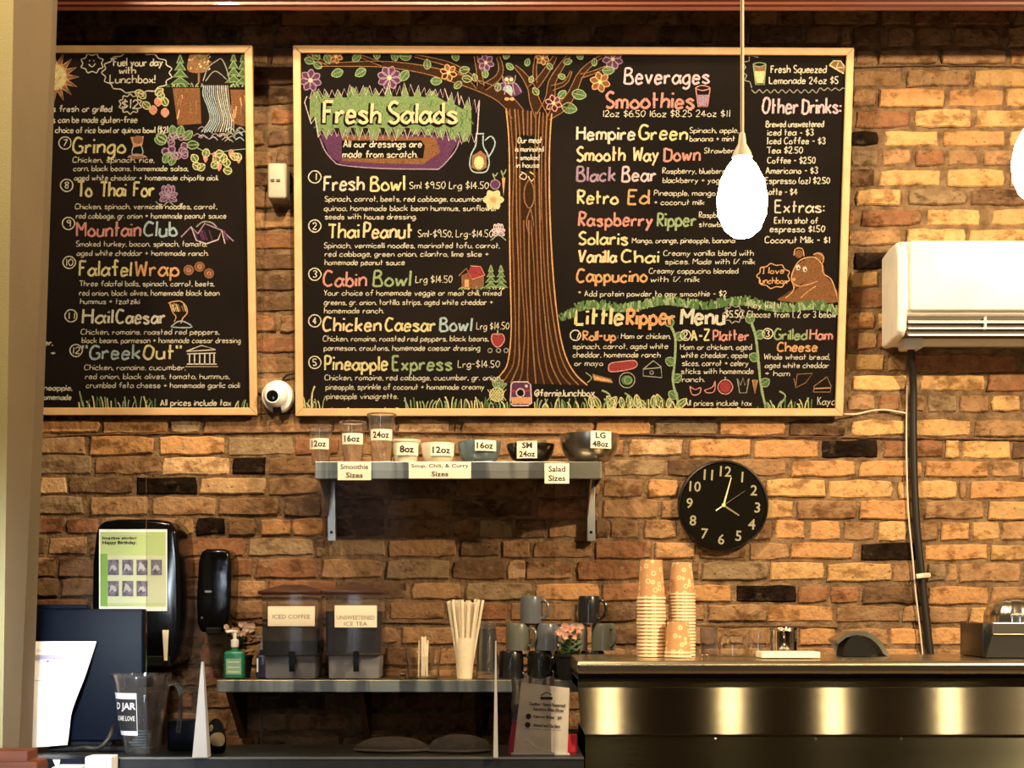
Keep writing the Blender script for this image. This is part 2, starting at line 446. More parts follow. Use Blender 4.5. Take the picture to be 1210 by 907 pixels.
def brick_mesh(g, px0, px1, py0, py1, tone=0, proud=None, rough=1.0):
    """uneven fired brick: wavy outline, chamfered front, side walls into the mortar"""
    xa, xb = X(px0, DW), X(px1, DW); zt, zb_ = Z(py0, DW), Z(py1, DW)
    w_, h_ = xb-xa, zt-zb_
    yf = -(random.uniform(.0, .0065) if proud is None else proud)
    nw = max(2, min(4, int(w_/.045))); per = []
    for k in range(nw): per.append((xa+w_*k/nw, zb_, 0))
    per.append((xb, zb_, 1)); per.append((xb, zb_+h_*.5, 0))
    for k in range(nw): per.append((xb-w_*k/nw, zt, 1 if k == 0 else 0))
    per.append((xa, zt, 1)); per.append((xa, zb_+h_*.5, 0))
    cx, cz = (xa+xb)/2, (zt+zb_)/2; ri, ro = [], []
    for x_, z_, corner in per:
        jx = random.uniform(-.0035, .0035)*rough; jz = random.uniform(-.0032, .0032)*rough
        if corner: jx -= math.copysign(.003, x_-cx)*rough; jz -= math.copysign(.003, z_-cz)*rough
        ro.append((x_+jx, z_+jz))
        ri.append((x_+jx-math.copysign(.004, x_-cx)*(abs(x_-cx) > w_*.45), z_+jz-math.copysign(.004, z_-cz)*(abs(z_-cz) > h_*.4)))
    n = len(per)
    vs = [(x_, yf, z_) for x_, z_ in ri]+[(x_, yf+.0045, z_) for x_, z_ in ro]+[(x_, .02, z_) for x_, z_ in ro]
    vs.append((cx+random.uniform(-.01, .01), yf-random.uniform(0, .0015), cz))
    fs = []
    for k in range(n):
        k2 = (k+1) % n
        fs.append((k, k2, 3*n)); fs.append((k, n+k, n+k2, k2)); fs.append((n+k, 2*n+k, 2*n+k2, n+k2))
    g.add(vs, fs, tone)

ROWS = [  # (top, bottom at the left; top, bottom at the right), bricks as left, right, clay
 ((495,511),(496,516), "38 117 o,121 199 o,201 237 g,240 315 b,318 391 t,394 430 b,434 467 b,470 531 p,536 543 b,546 701 t,704 769 o,773 847 g,850 927 o,932 1000 d,1007 1070 y,1079 1148 y,1153 1240 t"),
 ((515,536),(521,541), "40 101 t,107 182 o,188 265 o,269 346 g,349 401 r,405 480 b,484 560 b,564 640 b,644 737 t,744 807 p,814 887 o,892 967 o,970 1038 D,1044 1115 r,1118 1133 y,1137 1194 y,1197 1262 d"),
 ((538,560),(545,563), "40 109 g,112 189 b,192 270 p,275 314 D,317 384 b,388 460 b,464 540 b,544 620 b,624 709 b,713 786 g,789 861 d,864 929 b,935 1011 o,1016 1090 o,1094 1168 o,1172 1205 t,1209 1262 t"),
 ((563,583),(568,589), "47 79 p,82 157 d,161 233 D,236 314 p,317 376 t,380 460 b,464 540 d,544 630 b,633 708 b,712 760 b,766 801 o,804 902 t,905 976 y,980 1055 y,1062 1131 y,1134 1142 b,1147 1212 o,1216 1262 o"),
 ((586,608),(592,614), "40 98 g,107 174 t,180 255 t,258 330 b,335 380 d,383 455 d,458 530 b,535 628 d,635 699 r,712 778 t,782 850 t,853 937 y,941 1012 t,1016 1085 o,1093 1162 t,1168 1262 y"),
 ((611,630),(616,639), "42 74 r,79 115 r,118 165 b,168 212 b,216 229 t,232 266 D,270 302 b,308 343 o,346 382 o,385 455 d,458 530 b,535 561 r,566 605 g,609 645 d,649 700 b,704 718 d,721 755 b,762 800 t,804 850 b,853 912 b,917 951 o,957 993 o,997 1034 b,1037 1072 y,1078 1108 b,1112 1146 o,1149 1181 y,1184 1262 t"),
 ((634,655),(643,662), "40 54 d,57 102 t,106 160 b,164 214 b,218 289 r,293 370 g,374 384 g,387 455 g,459 540 b,544 590 d,594 626 b,630 700 b,704 770 r,775 822 o,826 881 b,885 933 t,935 1009 o,1018 1087 D,1092 1167 o,1171 1262 y"),
 ((658,681),(666,687), "40 66 t,70 140 b,145 212 b,215 298 r,303 376 r,380 452 t,456 531 g,535 598 d,600 620 p,622 676 t,682 755 r,758 826 d,830 908 g,911 974 y,978 1053 y,1056 1088 b,1095 1118 g,1120 1132 t,1135 1207 t,1211 1262 t"),
 ((683,704),(694,714), "40 70 t,73 140 b,144 212 b,216 268 b,272 313 t,317 397 r,401 480 d,487 545 t,551 628 g,632 708 o,712 771 r,775 812 r,815 864 o,870 941 D,944 978 r,981 1015 r,1020 1090 d,1097 1168 o,1172 1262 t"),
 ((708,730),(717,736), "40 110 r,114 170 b,174 262 b,266 312 b,316 395 b,400 455 b,460 525 b,530 600 r,604 676 b,680 752 d,756 832 t,837 905 t,908 984 o,989 1063 b,1067 1092 t,1097 1143 t,1146 1175 y,1178 1262 b"),
 ((740,760),(742,762), "40 90 r,94 165 b,169 240 r,244 310 b,314 390 t,395 470 b,475 545 b,550 620 r,625 705 b,710 780 d,785 856 b,860 940 t,945 988 o,992 1050 t,1053 1090 o,1098 1147 o,1151 1262 t"),
 ((765,785),(766,785), "40 120 b,124 200 r,204 280 r,284 350 b,354 430 b,435 510 b,515 590 b,595 660 t,665 740 b,745 820 b,825 900 t,905 1000 b,1004 1040 t,1044 1088 o,1092 1136 t,1140 1262 b"),
 ((790,811),(790,811), "40 110 b,114 190 b,194 262 r,266 340 b,344 420 d,425 500 b,505 580 b,585 660 b,665 700 b"),
 ((816,837),(816,837), "40 150 b,154 228 r,232 300 b,304 380 d,384 450 b,455 540 r,545 610 b,615 700 b"),
 ((842,863),(842,863), "40 110 b,114 190 b,194 268 t,272 340 b,344 412 r,416 500 b,505 570 b,575 650 r,655 700 b"),
 ((868,889),(868,889), "40 150 b,154 230 r,234 300 r,304 400 b,405 480 b,485 560 b,565 640 b,645 700 b"),
 # right of the boards, above the lowest courses
 ((58,75),(58,75), "1012 1035 b,1039 1108 t,1113 1189 t,1194 1262 o"),
 ((32,54),(32,54), "1008 1041 d,1048 1079 b,1082 1124 b,1128 1180 b,1192 1262 t"),
 ((82,102),(82,102), "1008 1066 b,1072 1146 t,1150 1262 y"),
 ((104,126),(104,126), "1008 1035 t,1039 1116 o,1121 1187 o,1190 1262 y"),
 ((130,150),(130,150), "1012 1075 r,1082 1148 y,1153 1262 y"),
 ((154,172),(154,172), "1006 1037 D,1046 1109 y,1116 1188 o,1194 1262 y"),
 ((176,195),(176,195), "1006 1038 g,1043 1077 t,1083 1116 r,1120 1156 t,1163 1197 t,1200 1262 o"),
 ((200,220),(200,220), "1005 1033 d,1040 1112 y,1120 1187 y,1194 1262 y"),
 ((224,242),(224,242), "1011 1065 y,1074 1142 g,1148 1212 d,1216 1262 y"),
 ((247,266),(247,266), "1002 1013 r,1018 1088 r,1095 1158 y,1172 1262 y"),
 ((271,290),(271,290), "1003 1065 t,1072 1140 y,1145 1262 y"),
 ((298,317),(298,317), "1009 1052 D,1056 1130 b"),
 ((321,339),(321,339), "1005 1038 y,1043 1110 b"),
 ((343,364),(343,364), "1003 1052 r,1056 1130 b"),
 ((369,388),(369,388), "1001 1034 o,1037 1090 y"),
 ((393,412),(393,412), "1000 1009 r,1012 1036 t,1039 1062 r,1065 1160 d,1164 1262 b"),
 ((418,438),(418,438), "999 1046 y,1050 1072 t,1076 1202 r,1206 1262 b"),
 ((443,461),(443,461), "1008 1072 y,1088 1163 y,1167 1262 r"),
 ((466,486),(466,486), "1003 1035 t,1039 1062 r,1066 1093 t,1097 1131 g,1135 1168 t,1172 1205 y,1209 1262 t"),
]
BR_ALL = []   # (area, mesh, clay): the 300 largest become parts, the rest one stuff part
for (lt, lb), (rt, rb), s_ in ROWS:
    for it in s_.split(','):
        a, b_, t_ = it.split(); a = float(a); b_ = float(b_); k = min(1, max(0, ((a+b_)/2-60)/1140))
        g = G(); top = lt+(rt-lt)*k; bot = lb+(rb-lb)*k
        brick_mesh(g, a, b_, top+random.uniform(-.6, .6), bot+random.uniform(-.6, .6))
        BR_ALL.append(((b_-a)*(bot-top)*(.1 if lt > 763 else 1), g, t_))
# strip above the boards and between them: short header bricks
x_ = 62
while x_ < 1004:
    wd = random.choice([30, 34, 36, 62]); 
    for (ya, yb) in ((30, 51),):
        g = G(); brick_mesh(g, x_, min(x_+wd, 1005), ya, yb); BR_ALL.append((wd*21, g, random.choice('bbdrtd')))
    x_ += wd+5
yy = 56
while yy < 485:
    g = G()
    if random.random() < .5: brick_mesh(g, 292, 352, yy, yy+19); BR_ALL.append((900, g, random.choice('bbrtd')))
    else:
        m_ = random.uniform(312, 336)
        brick_mesh(g, 290, m_-2, yy, yy+19); BR_ALL.append((420, g, random.choice('bbrd')))
        g = G(); brick_mesh(g, m_+3, 352, yy, yy+19); BR_ALL.append((400, g, random.choice('brtd')))
    yy += 24.4
BR_ALL.sort(key=lambda q: -q[0])
for _, g_, t_ in BR_ALL[:300]: g_.build('brick', 'brick_'+t_, wb)
g = G()
for _, g_, t_ in BR_ALL[300:]: g.add(g_.v, g_.f, 'btrdogDyp'.index(t_))
tag(g.build('small_brickwork', ['brick_'+t_ for t_ in 'btrdogDyp'], wb), kind='stuff')
# courses hidden behind the boards, the air unit and outside the frame
g = G(); tones = 'btrdogD'
def fill(xa, xb, ya, yb, step):
    y_ = ya
    while y_ < yb:
        x_ = xa-random.uniform(0, 50)
        while x_ < xb:
            wd = random.choice([34, 74, 74]); brick_mesh(g, max(x_, xa), min(x_+wd, xb), y_, y_+step-4.5, tones.index(random.choice('bbtrdog'))); x_ += wd+5
            if xb-x_ < 12: break
        y_ += step
fill(62, 286, 56, 485, 24.4); fill(356, 996, 56, 485, 24.4); fill(-120, 30, -20, 890, 24.6); fill(1266, 1400, -20, 900, 24.6)
fill(1116, 1262, 298, 388, 24.4); fill(-120, 1400, 894, 1000, 25); fill(704, 1262, 792, 890, 25); fill(31, 1262, 8, 26, 25)
tag(g.build('hidden_brickwork', ['brick_'+t_ for t_ in tones], wb), kind='stuff')
# dark open bed joints with a thin strap in them
def strap(pts, r):
    g = G(); g.tube([P(x_, y_, DW)+Vector((0, -.003, 0)) for x_, y_ in pts], r, 6, flat=.5); g.build('joint_strap', 'rod', wb)
strap([(40, 518), (90, 514), (200, 512), (380, 510), (700, 512.5), (900, 515.5), (1075, 517.5), (1235, 520)], .0045)
strap([(1006, 80), (1110, 77.5), (1262, 80)], .003)
strap([(760, 736), (830, 738.5), (952, 739.5), (990, 741)], .004)
strap([(262, 733), (312, 735), (452, 735), (600, 736), (700, 737)], .004)
# ---------------------------------------------------------------- hand lettering: a stroke alphabet
# x digit, y hex digit (3 = baseline, 8 = x height, c = cap height); '/' before a stroke keeps its corners
GL = {
'a': "472806042345 584653", 'b': "/0c03 062846442304", 'c': "472806042344", 'd': "/4c43 462806042345", 'e': "0646381805134 4", 'f': "4b3c2b23 /0848",
'g': "482806042345 48422001", 'h': "/0c03 06284743", 'i': "/0803 /0a0b", 'j': "28220001 /2a2b", 'k': "/0c03 /4805 /1643", 'l': "/0c03",
'm': "/0803 06183733 36486763", 'n': "/0803 06284743", 'o': "28060423444628", 'p': "/0800 062846442304", 'q': "/4840 482806042345", 'r': "/0803 062837",
's': "47280726442304", 't': "/1c13 /0838", 'u': "08042344 /4843", 'v': "/082348", 'w': "/0813374368", 'x': "/0843 /4803", 'y': "/0824 /4800", 'z': "/08480343",
'A': "/032c53 /1646", 'B': "/0c03 0c3c4a2808 0838554303", 'C': "5b2c09052354", 'D': "/0c03 0c3b5a553303", 'E': "/4c0c0343 /0838", 'F': "/4c0c03 /0838",
'G': "5b2c0905235457 /3757", 'H': "/0c03 /5c53 /0858", 'I': "/0c2c /1c13 /0323", 'J': "/1c5c 3c341305", 'K': "/0c03 /4c07 /1843", 'L': "/0c0343",
'M': "/030c376c63", 'N': "/030c535c", 'O': "3c1b08052344575a3c", 'P': "/0c03 0c2c4b493707", 'Q': "3c1b08052344575a3c /3553", 'R': "/0c03 0c2c4b4a3808 /0843",
'S': "4b2c0a18464423 04", 'T': "/0c5c /3c33", 'U': "0c052344555c", 'V': "/0c235c", 'W': "/0c133a536c", 'X': "/0c53 /5c03", 'Y': "/0c27 /4c2723", 'Z': "/0c5c0353",
'0': "2c090623464a2c", '1': "/1c13", '2': "0a1c3c49 /490343", '3': "0b2c4a28 28452304", '4': "/3c0656 /3c33", '5': "/4c0c08 0828452304", '6': "3c09052344472806",
'7': "/0c4c13", '8': "280a2c4a2805234528", '9': "4a280a2c4a43", '.': "/0304", ',': "/0402", '-': "/0737", "'": "/0c0a", '"': "/0c0a /2c2a", ':': "/0405 /0708",
'!': "/0c06 /0304", '$': "4b2c0a18464423 04 /2d22", '(': "1d0a0613", ')': "0d1a1603", '+': "/0747 /2925", '*': "/0a4a /2c28 /1b39", '%': "/5c03 /0b0c /5354",
'&': "4309 1b2b 190523 45", '@': "453526384643554b2c09 0523", '/': "/033c",
}
WD = {}
for k_, s_ in GL.items():
    toks = s_.split(); st = []; cur = None
    for tk in toks:
        if len(tk) < 2: st[-1][1] += tk; continue
        st.append([tk[0] == '/', tk.lstrip('/')])
    # join pieces that were cut in the middle of a stroke
    GL[k_] = [(c_, [(int(b_[i]), int(b_[i+1], 16)) for i in range(0, len(b_)-1, 2)]) for c_, b_ in st]
    WD[k_] = max(p[0] for _, q in GL[k_] for p in q)-(.6 if k_ == 'a' else 0)
GL['S'] = [(False, [(4,11),(2,12),(0,10),(1,8),(4,6),(4,4),(2,3),(0,4)])]
GL['$'] = [(False, [(4,10),(2,11),(0,9),(1,8),(4,6),(4,5),(2,4),(0,5)]), (True, [(2,13),(2,2)])]
GL['&'] = [(False, [(4,3),(1,9),(2,11),(3,9),(0,5),(1,3),(4,6)])]; WD['&'] = 4
GL['@'] = [(False, [(4,5),(3,5),(2,6),(3,8),(4,8),(4,5),(5,5),(5,10),(3,12),(0,9),(0,5),(2,3),(4,3)])]; WD['@'] = 5

class Board:
    def __init__(s, root, ybot, ytop, zb, zt):
        s.root = root; s.a = ybot; s.b = (ytop-ybot)/(zt-zb); s.zb = zb-EYE; s.g = None; s.cols = []
        n = Vector((0, -1, s.b)).normalized(); s.n = n
    def pt(s, px, py, off=0.0):
        k = (HOR-py)/F
        d = (DW+s.a-s.b*s.zb)/(1-s.b*k)
        return P(px, py, d)+s.n*off
    def start(s): s.g = G(); s.cols = []
    def ci(s, c):
        if c not in s.cols: s.cols.append(c)
        return s.cols.index(c)
    def end(s, name, label=None, kind=None):
        o = s.g.build(name, ['chalk_'+c for c in s.cols], s.root, fix=False)
        if label: o['label'] = label
        if kind: o['kind'] = kind
        s.g = None
    def line(s, pts, c, wd=1.6, smooth=True, closed=False, off=.0011, seg=4):
        if smooth: q = catmull(pts, seg, closed)
        else: q = list(pts)
        if closed: q = q+[q[0]]
        n = len(q)
        if n < 2: return
        L = []
        for i in range(n):
            a = q[max(i-1, 0)]; b = q[min(i+1, n-1)]
            if closed and i in (0, n-1): a = q[-2]; b = q[1]
            dx, dy = b[0]-a[0], b[1]-a[1]; l = math.hypot(dx, dy) or 1
            hw = wd/2*random.uniform(.82, 1.12)
            L.append((q[i][0]-dy/l*hw, q[i][1]+dx/l*hw, q[i][0]+dy/l*hw, q[i][1]-dx/l*hw))
        # square the ends off a little
        off += random.uniform(0, .0003)
        vs = []; fs = []
        for a, b, c_, d in L: vs.append(s.pt(a, b, off)); vs.append(s.pt(c_, d, off))
        for i in range(n-1): fs.append((2*i, 2*i+1, 2*i+3, 2*i+2))
        s.g.add(vs, fs, s.ci(c))
    def poly(s, pts, c, off=.0004, smooth=False):
        q = catmull(pts, 4, True) if smooth else pts
        cx = sum(p[0] for p in q)/len(q); cy = sum(p[1] for p in q)/len(q)
        vs = [s.pt(x_, y_, off) for x_, y_ in q]+[s.pt(cx, cy, off)]; n = len(q)
        s.g.add(vs, [(i, (i+1) % n, n) for i in range(n)], s.ci(c))
    def strip(s, left, right, c, off=.0004):
        vs = []
        for a, b in zip(left, right): vs.append(s.pt(a[0], a[1], off)); vs.append(s.pt(b[0], b[1], off))
        s.g.add(vs, [(2*i, 2*i+1, 2*i+3, 2*i+2) for i in range(len(left)-1)], s.ci(c))
    def T(s, txt, x0, x1, yb, cap, c, wd=1.25, off=.0012, wob=.05):
        """one line of lettering fitted between columns x0 and x1, baseline row yb"""
        tot = 0; lay = []
        for ch in txt:
            if ch == ' ': tot += 3.4 if wd < 2.0 else 4.6; continue
            lay.append((ch, tot)); tot += WD.get(ch, 3)+(1.7 if wd < 2.2 else 2.0)
        tot -= 1.7; sx = (x1-x0)/tot; sy = cap/9.0
        for ch, o_ in lay:
            dy = random.uniform(-wob, wob)*cap; sl = random.uniform(.0, .08); sc = random.uniform(.94, 1.07)
            for corner, q in GL.get(ch, []):
                pp = [(x0+(o_+p[0]+(p[1]-3)*sl+random.uniform(-.12, .12))*sx, yb-(p[1]-3)*sy*sc-dy*.5+random.uniform(-.1, .1)*sy) for p in q]
                if corner and len(pp) == 2: s.line(pp, c, wd, False, off=off)
                elif corner:
                    for i in range(len(pp)-1): s.line(pp[i:i+2], c, wd, False, off=off)
                else: s.line(pp, c, wd, True, off=off, seg=3)
    def head(s, items, yb, cap, wd=2.6, shadow=False):
        for txt, x0, x1, c in items:
            s.start()
            if shadow: s.T(txt, x0-1, x1-1, yb+1.5, cap, 'K', wd*1.9, off=.0008, wob=0)
            s.T(txt, x0, x1, yb, cap, c, wd); s.end('heading_lettering')
    def body(s, items, cap=6.3, c='W', wd=.92):
        for it in items:
            s.start(); s.T(it[0], it[1], it[2], it[3], it[4] if len(it) > 4 else cap, it[5] if len(it) > 5 else c, wd); s.end('menu_line')
    def circ(s, x_, y_, r, c, wd=1.3, n=10):
        s.line([(x_+r*math.cos(2*math.pi*k/n)*random.uniform(.95, 1.05), y_+r*math.sin(2*math.pi*k/n)) for k in range(n)], c, wd, True, True)
    def disc(s, x_, y_, r, c, ry=None, off=.0005, n=10):
        ry = ry or r
        s.poly([(x_+r*math.cos(2*math.pi*k/n), y_+ry*math.sin(2*math.pi*k/n)) for k in range(n)], c, off)
    def num(s, n_, x_, y_, r=7.2):
        s.start(); s.circ(x_, y_, r, 'W', 1.4)
        l = len(n_); s.T(n_, x_-2.2*l, x_+2.0*l, y_+3.6, 7.5, 'W', 1.3); s.end('item_number')
    def leaf(s, x_, y_, ang, ln, c='G', fill='DG', wdt=.32):
        ca, sa = math.cos(ang), -math.sin(ang)
        L = [(0, 0), (.3, wdt), (.7, wdt*.9), (1, 0), (.7, -wdt*.9), (.3, -wdt)]
        q = [(x_+ln*(u*ca+v*sa), y_+ln*(u*sa-v*ca)) for u, v in L]
        s.poly(q, fill, .0006, True); s.line(q, c, 1.1, True, True); s.line([q[0], q[3]], c, .8, False)
    def flower(s, x_, y_, r, c='V', fill='DV', cc='Y', n=6):
        for k in range(n):
            a = 2*math.pi*k/n+.3; cx, cy = x_+r*.62*math.cos(a), y_+r*.62*math.sin(a)
            q = [(x_+r*.15*math.cos(a), y_+r*.15*math.sin(a)), (cx-r*.3*math.sin(a), cy+r*.3*math.cos(a)), (x_+r*math.cos(a), y_+r*math.sin(a)), (cx+r*.3*math.sin(a), cy-r*.3*math.cos(a))]
            s.poly(q, fill, .0006, True); s.line(q, c, 1.2, True, True)
        s.disc(x_, y_, r*.2, cc, off=.0014)
    def grass(s, x0, x1, yb, h0, h1, step=3.2, cols=('G', 'Y', 'G', 'DG'), wd=1.5):
        x_ = x0
        while x_ < x1:
            h = random.uniform(h0, h1); l = random.uniform(-5, 5)
            s.line([(x_, yb), (x_+l*.3, yb-h*.55), (x_+l, yb-h)], random.choice(cols), wd*random.uniform(.8, 1.2), True, seg=3)
            x_ += step*random.uniform(.6, 1.4)
    def cloud(s, x_, y_, rx, ry, n, c='W', wd=1.3, bump=3):
        q = []
        for k in range(n*2):
            a = 2*math.pi*k/(n*2); r = 1 if k % 2 else 1-bump/max(rx, ry)
            q.append((x_+rx*r*math.cos(a), y_+ry*r*math.sin(a)))
        s.line(q, c, wd, True, True, seg=3)

def make_board(label, corners, ybot, ytop, fw=9.0):
    (tl, tr, br, bl) = corners
    zt = Z((tl[1]+tr[1])/2, DW+ytop); zb = Z((bl[1]+br[1])/2, DW+ybot)
    cx = X((bl[0]+br[0])/2, DW+ybot)
    root = thing('menu_board', (cx, ybot, zb), label, 'menu board')
    B = Board(root, ybot, ytop, zb, zt)
    # slate panel
    q = [B.pt(*p) for p in (tl, tr, br, bl)]; back = [p-B.n*.012 for p in q]
    g = G(); vs = q+back
    g.add(vs, [(0,1,2,3), (7,6,5,4), (0,4,5,1), (1,5,6,2), (2,6,7,3), (3,7,4,0)])
    g.build('slate_panel', 'slate', root)
    # four frame rails, proud of the slate
    def inset(p, dx, dy): return (p[0]+dx, p[1]+dy)
    I = [inset(tl, fw, fw), inset(tr, -fw, fw), inset(br, -fw, -fw), inset(bl, fw, -fw)]
    O = [tl, tr, br, bl]
    for k in range(4):
        a, b, c_, d = O[k], O[(k+1) % 4], I[(k+1) % 4], I[k]
        fr = [B.pt(*p, .012) for p in (a, b, c_, d)]; bk = [B.pt(*p, -.014) for p in (a, b, c_, d)]
        g = G(); g.add(fr+bk, [(0,1,2,3), (7,6,5,4), (0,4,5,1), (1,5,6,2), (2,6,7,3), (3,7,4,0)])
        o = g.build('frame_rail', 'wood_pale', root)
        md = o.modifiers.new('bevel', 'BEVEL'); md.width = .0025; md.segments = 2
    return root, B

# ================================================================= wide board
root, B = make_board('wide framed chalkboard with a tree drawing, salads at left and smoothies at right',
                     [(346.5, 54.5), (1008.5, 57.5), (995.5, 491.5), (349.5, 491.5)], -.035, -.14)
# --- tree
B.start()
tl_ = [(598,128),(601,160),(602,200),(602,260),(603,330),(604,390),(600,428),(592,442),(583,452)]
tr_ = [(652,134),(650,160),(649,200),(650,260),(654,330),(660,385),(668,420),(680,442),(694,455)]
tl2 = catmull(tl_, 4); tr2 = catmull(tr_, 4)
B.strip(tl2, tr2, 'DB')
B.line(tl_, 'O', 1.6); B.line(tr_, 'O', 1.6)
for k in range(1, 11):
    u = k/11; q = [(a[0]+(b[0]-a[0])*u+random.uniform(-1, 1), a[1]+(b[1]-a[1])*u) for a, b in zip(tl_, tr_)]
    if k in (4, 5, 6): q1 = q[:2]; q2 = q[3:]
    else: q1, q2 = q, None
    B.line(q1, 'BR' if k % 2 else 'T', 1.7)
    if q2: B.line(q2, 'T' if k % 2 else 'BR', 1.7)
    if random.random() < .7: B.line([(p[0]+1.8, p[1]) for p in q[3:]], 'DB', 1.2)
B.line([(625,212),(620,222),(620,238),(626,246),(631,236),(630,220),(625,212)], 'T', 1.4); B.line([(627,246),(622,262),(626,276),(630,266),(627,246)], 'T', 1.4)
def limb(pts, w0, w1):
    q = catmull(pts, 5); n = len(q); L = []; R = []
    for i in range(n):
        a = q[max(i-1, 0)]; b = q[min(i+1, n-1)]; dx, dy = b[0]-a[0], b[1]-a[1]; l = math.hypot(dx, dy) or 1
        h = (w0+(w1-w0)*i/(n-1))/2; L.append((q[i][0]-dy/l*h, q[i][1]+dx/l*h)); R.append((q[i][0]+dy/l*h, q[i][1]-dx/l*h))
    B.strip(L, R, 'DB', .0006); B.line(L[::2], 'T', 1.0, False, off=.0010); B.line(R[::2], 'T', 1.0, False, off=.0010)
for pts, a, b in [([(612,135),(597,117),(575,105),(540,93),(500,82),(455,76),(410,76),(372,77)], 17, 3), ([(452,76),(430,68),(422,63)], 5, 2),
                  ([(388,76),(372,68),(363,64)], 4, 2), ([(566,102),(552,88),(530,76),(508,70),(490,66)], 8, 3), ([(568,102),(566,84),(562,66)], 8, 4),
                  ([(572,103),(588,92),(592,80),(588,66)], 8, 4), ([(640,138),(632,120),(628,104),(618,88),(608,78)], 15, 3), ([(628,106),(640,92),(652,74),(656,66)], 10, 4),
                  ([(632,98),(632,80),(634,66)], 5, 3), ([(640,138),(650,116),(652,98),(662,80),(672,66)], 13, 4), ([(652,104),(668,98),(675,84)], 6, 2),
                  ([(646,136),(664,126),(676,110),(686,88),(700,74),(712,66)], 13, 3), ([(686,90),(700,86),(716,79)], 5, 2)]:
    limb(pts, a, b)
B.end('chalk_drawing', 'brown chalk tree with a ribbed trunk and spreading branches')
for x_, y_, a, l in [(360,70,-.3,12),(370,62,-.8,11),(385,64,-1.2,12),(380,80,2.6,11),(405,84,3.5,14),(417,72,.7,12),(432,82,3.7,14),(446,70,1.7,11),(468,72,1.9,11),
                     (486,67,3.1,14),(482,84,-2.2,14),(505,82,1.6,12),(509,96,0,13),(540,72,1.9,12),(543,84,.2,12),(546,92,-.2,12),(537,104,.7,11),(574,92,1.7,10),(597,70,1.3,11),
                     (606,82,2.4,10),(622,78,1.3,9),(629,90,-1.9,8),(636,112,2.2,10),(652,82,2.2,9),(666,74,.2,10),(668,92,2.8,9),(660,116,.8,12),(676,110,-.2,17),(664,126,-.2,18),
                     (688,70,2.2,10),(702,78,1.5,9),(712,84,.1,14),(588,108,1.5,10),(562,96,1.8,9)]:
    B.start(); B.leaf(x_, y_, a, l); B.end('chalk_leaf')
for x_, y_, r, c, f, n in [(367,95,13,'V','DV',7),(397,67,8,'O','BR',6),(460,92,14,'V','DV',8),(530,86,10,'O','BR',6),(574,74,10,'V','DV',6),(641,69,8,'O','BR',6),
                        (654,122,10,'P','DV',6),(709,97,12,'O','BR',6),(724,70,12,'V','DV',7)]:
    B.start(); B.flower(x_, y_, r, c, f, n=n); B.end('chalk_flower')
# owl
B.start()
B.poly([(590,112),(586,106),(592,100),(600,96),(608,98),(616,104),(617,110),(608,114)], 'DV'); B.disc(600, 108, 6, 'B', 8); B.disc(601, 95, 7, 'DV', 6, .0007)
B.disc(598.5, 94, 2.4, 'Y', off=.0012); B.disc(604, 94, 2.4, 'Y', off=.0012); B.line([(594,90),(595,96),(601,99),(608,96),(609,89)], 'N', 1); B.line([(601,96),(601,99)], 'O', 1.6, False)
B.line([(586,108),(590,100),(597,99),(596,112)], 'V', 1.2); B.line([(616,109),(611,100),(606,99),(608,112)], 'V', 1.2); B.disc(599, 117, 3, 'O', 2, .0012); B.disc(605, 117, 3, 'O', 2, .0012)
B.end('chalk_drawing', 'purple chalk owl perched in the tree')
B.start(); B.poly([(608,162),(613,157),(620,158),(626,162),(632,157),(640,158),(643,166),(642,194),(636,203),(626,200),(616,204),(608,198)], 'K', .0010)
B.T('Our meat', 612, 640, 169, 7, 'W', 1.1, .0016); B.T('is marinated', 609, 642, 179, 6, 'W', 1.0, .0016); B.T('+ smoked', 609, 637, 189, 6, 'W', 1.0, .0016); B.T('in house', 610, 637, 198, 6, 'W', 1.0, .0016)
B.line([(616,203),(622,207),(620,212),(614,209),(618,204)], 'W', 1.2); B.line([(626,203),(632,208),(628,214),(624,208)], 'Y', 1.2)
B.end('menu_lettering')
# --- salad bowl with the heading
B.start()
B.poly([(378,158),(390,185),(402,193),(450,199),(516,200),(524,196),(541,168),(545,160)], 'DV', .0005)
B.poly([(405,160),(404,190),(450,193),(500,194),(520,180),(515,162)], 'BR', .0006)
B.line([(378,163),(384,178),(394,190),(404,195),(450,199),(518,200)], 'V', 1.5); B.line([(518,200),(526,193),(538,178),(543,166)], 'V', 1.5)
B.poly([(404,166),(498,166),(502,172),(500,187),(404,187)], 'K', .0009)
top = []; bot = []
x_ = 360
while x_ < 566:
    u = (x_-360)/206; yt = 113-9*math.sin(u*math.pi)**.35 if u < .75 else 104+(u-.75)*90; yt2 = yt-10*math.sin(math.pi*min(1, u*3))*0
    top.append((x_, yt+8)); top.append((x_+random.uniform(2, 5), yt-random.uniform(-1, 7))); x_ += random.uniform(6, 8)
bot = []
x_ = 564
while x_ > 366:
    u = (x_-366)/198; yb_ = 158+(4 if u > .85 else 0)+(-14 if u < .06 else 0); bot.append((x_, yb_-5)); bot.append((x_-random.uniform(2, 5), yb_+random.uniform(2, 10))); x_ -= random.uniform(6, 8)
for i in range(0, 12):   # filled lettuce body in vertical slices
    pass
ys = lambda q, x_: min(q, key=lambda p: abs(p[0]-x_))[1]
n = 40; L = [(366+i*4.9, ys(top, 366+i*4.9)+2) for i in range(n)]; R = [(366+i*4.9, ys(bot, 366+i*4.9)-2) for i in range(n)]
B.strip(L, R, 'LG', .0009)
B.line(top+bot, 'LP', 1.2, False, True, off=.0014)
for i in range(26):
    x_ = random.uniform(368, 556); y_ = random.uniform(108, 156); B.line([(x_, y_), (x_+random.uniform(-6, 6), y_+random.uniform(5, 10))], 'DG', 1.5, False, off=.0011)
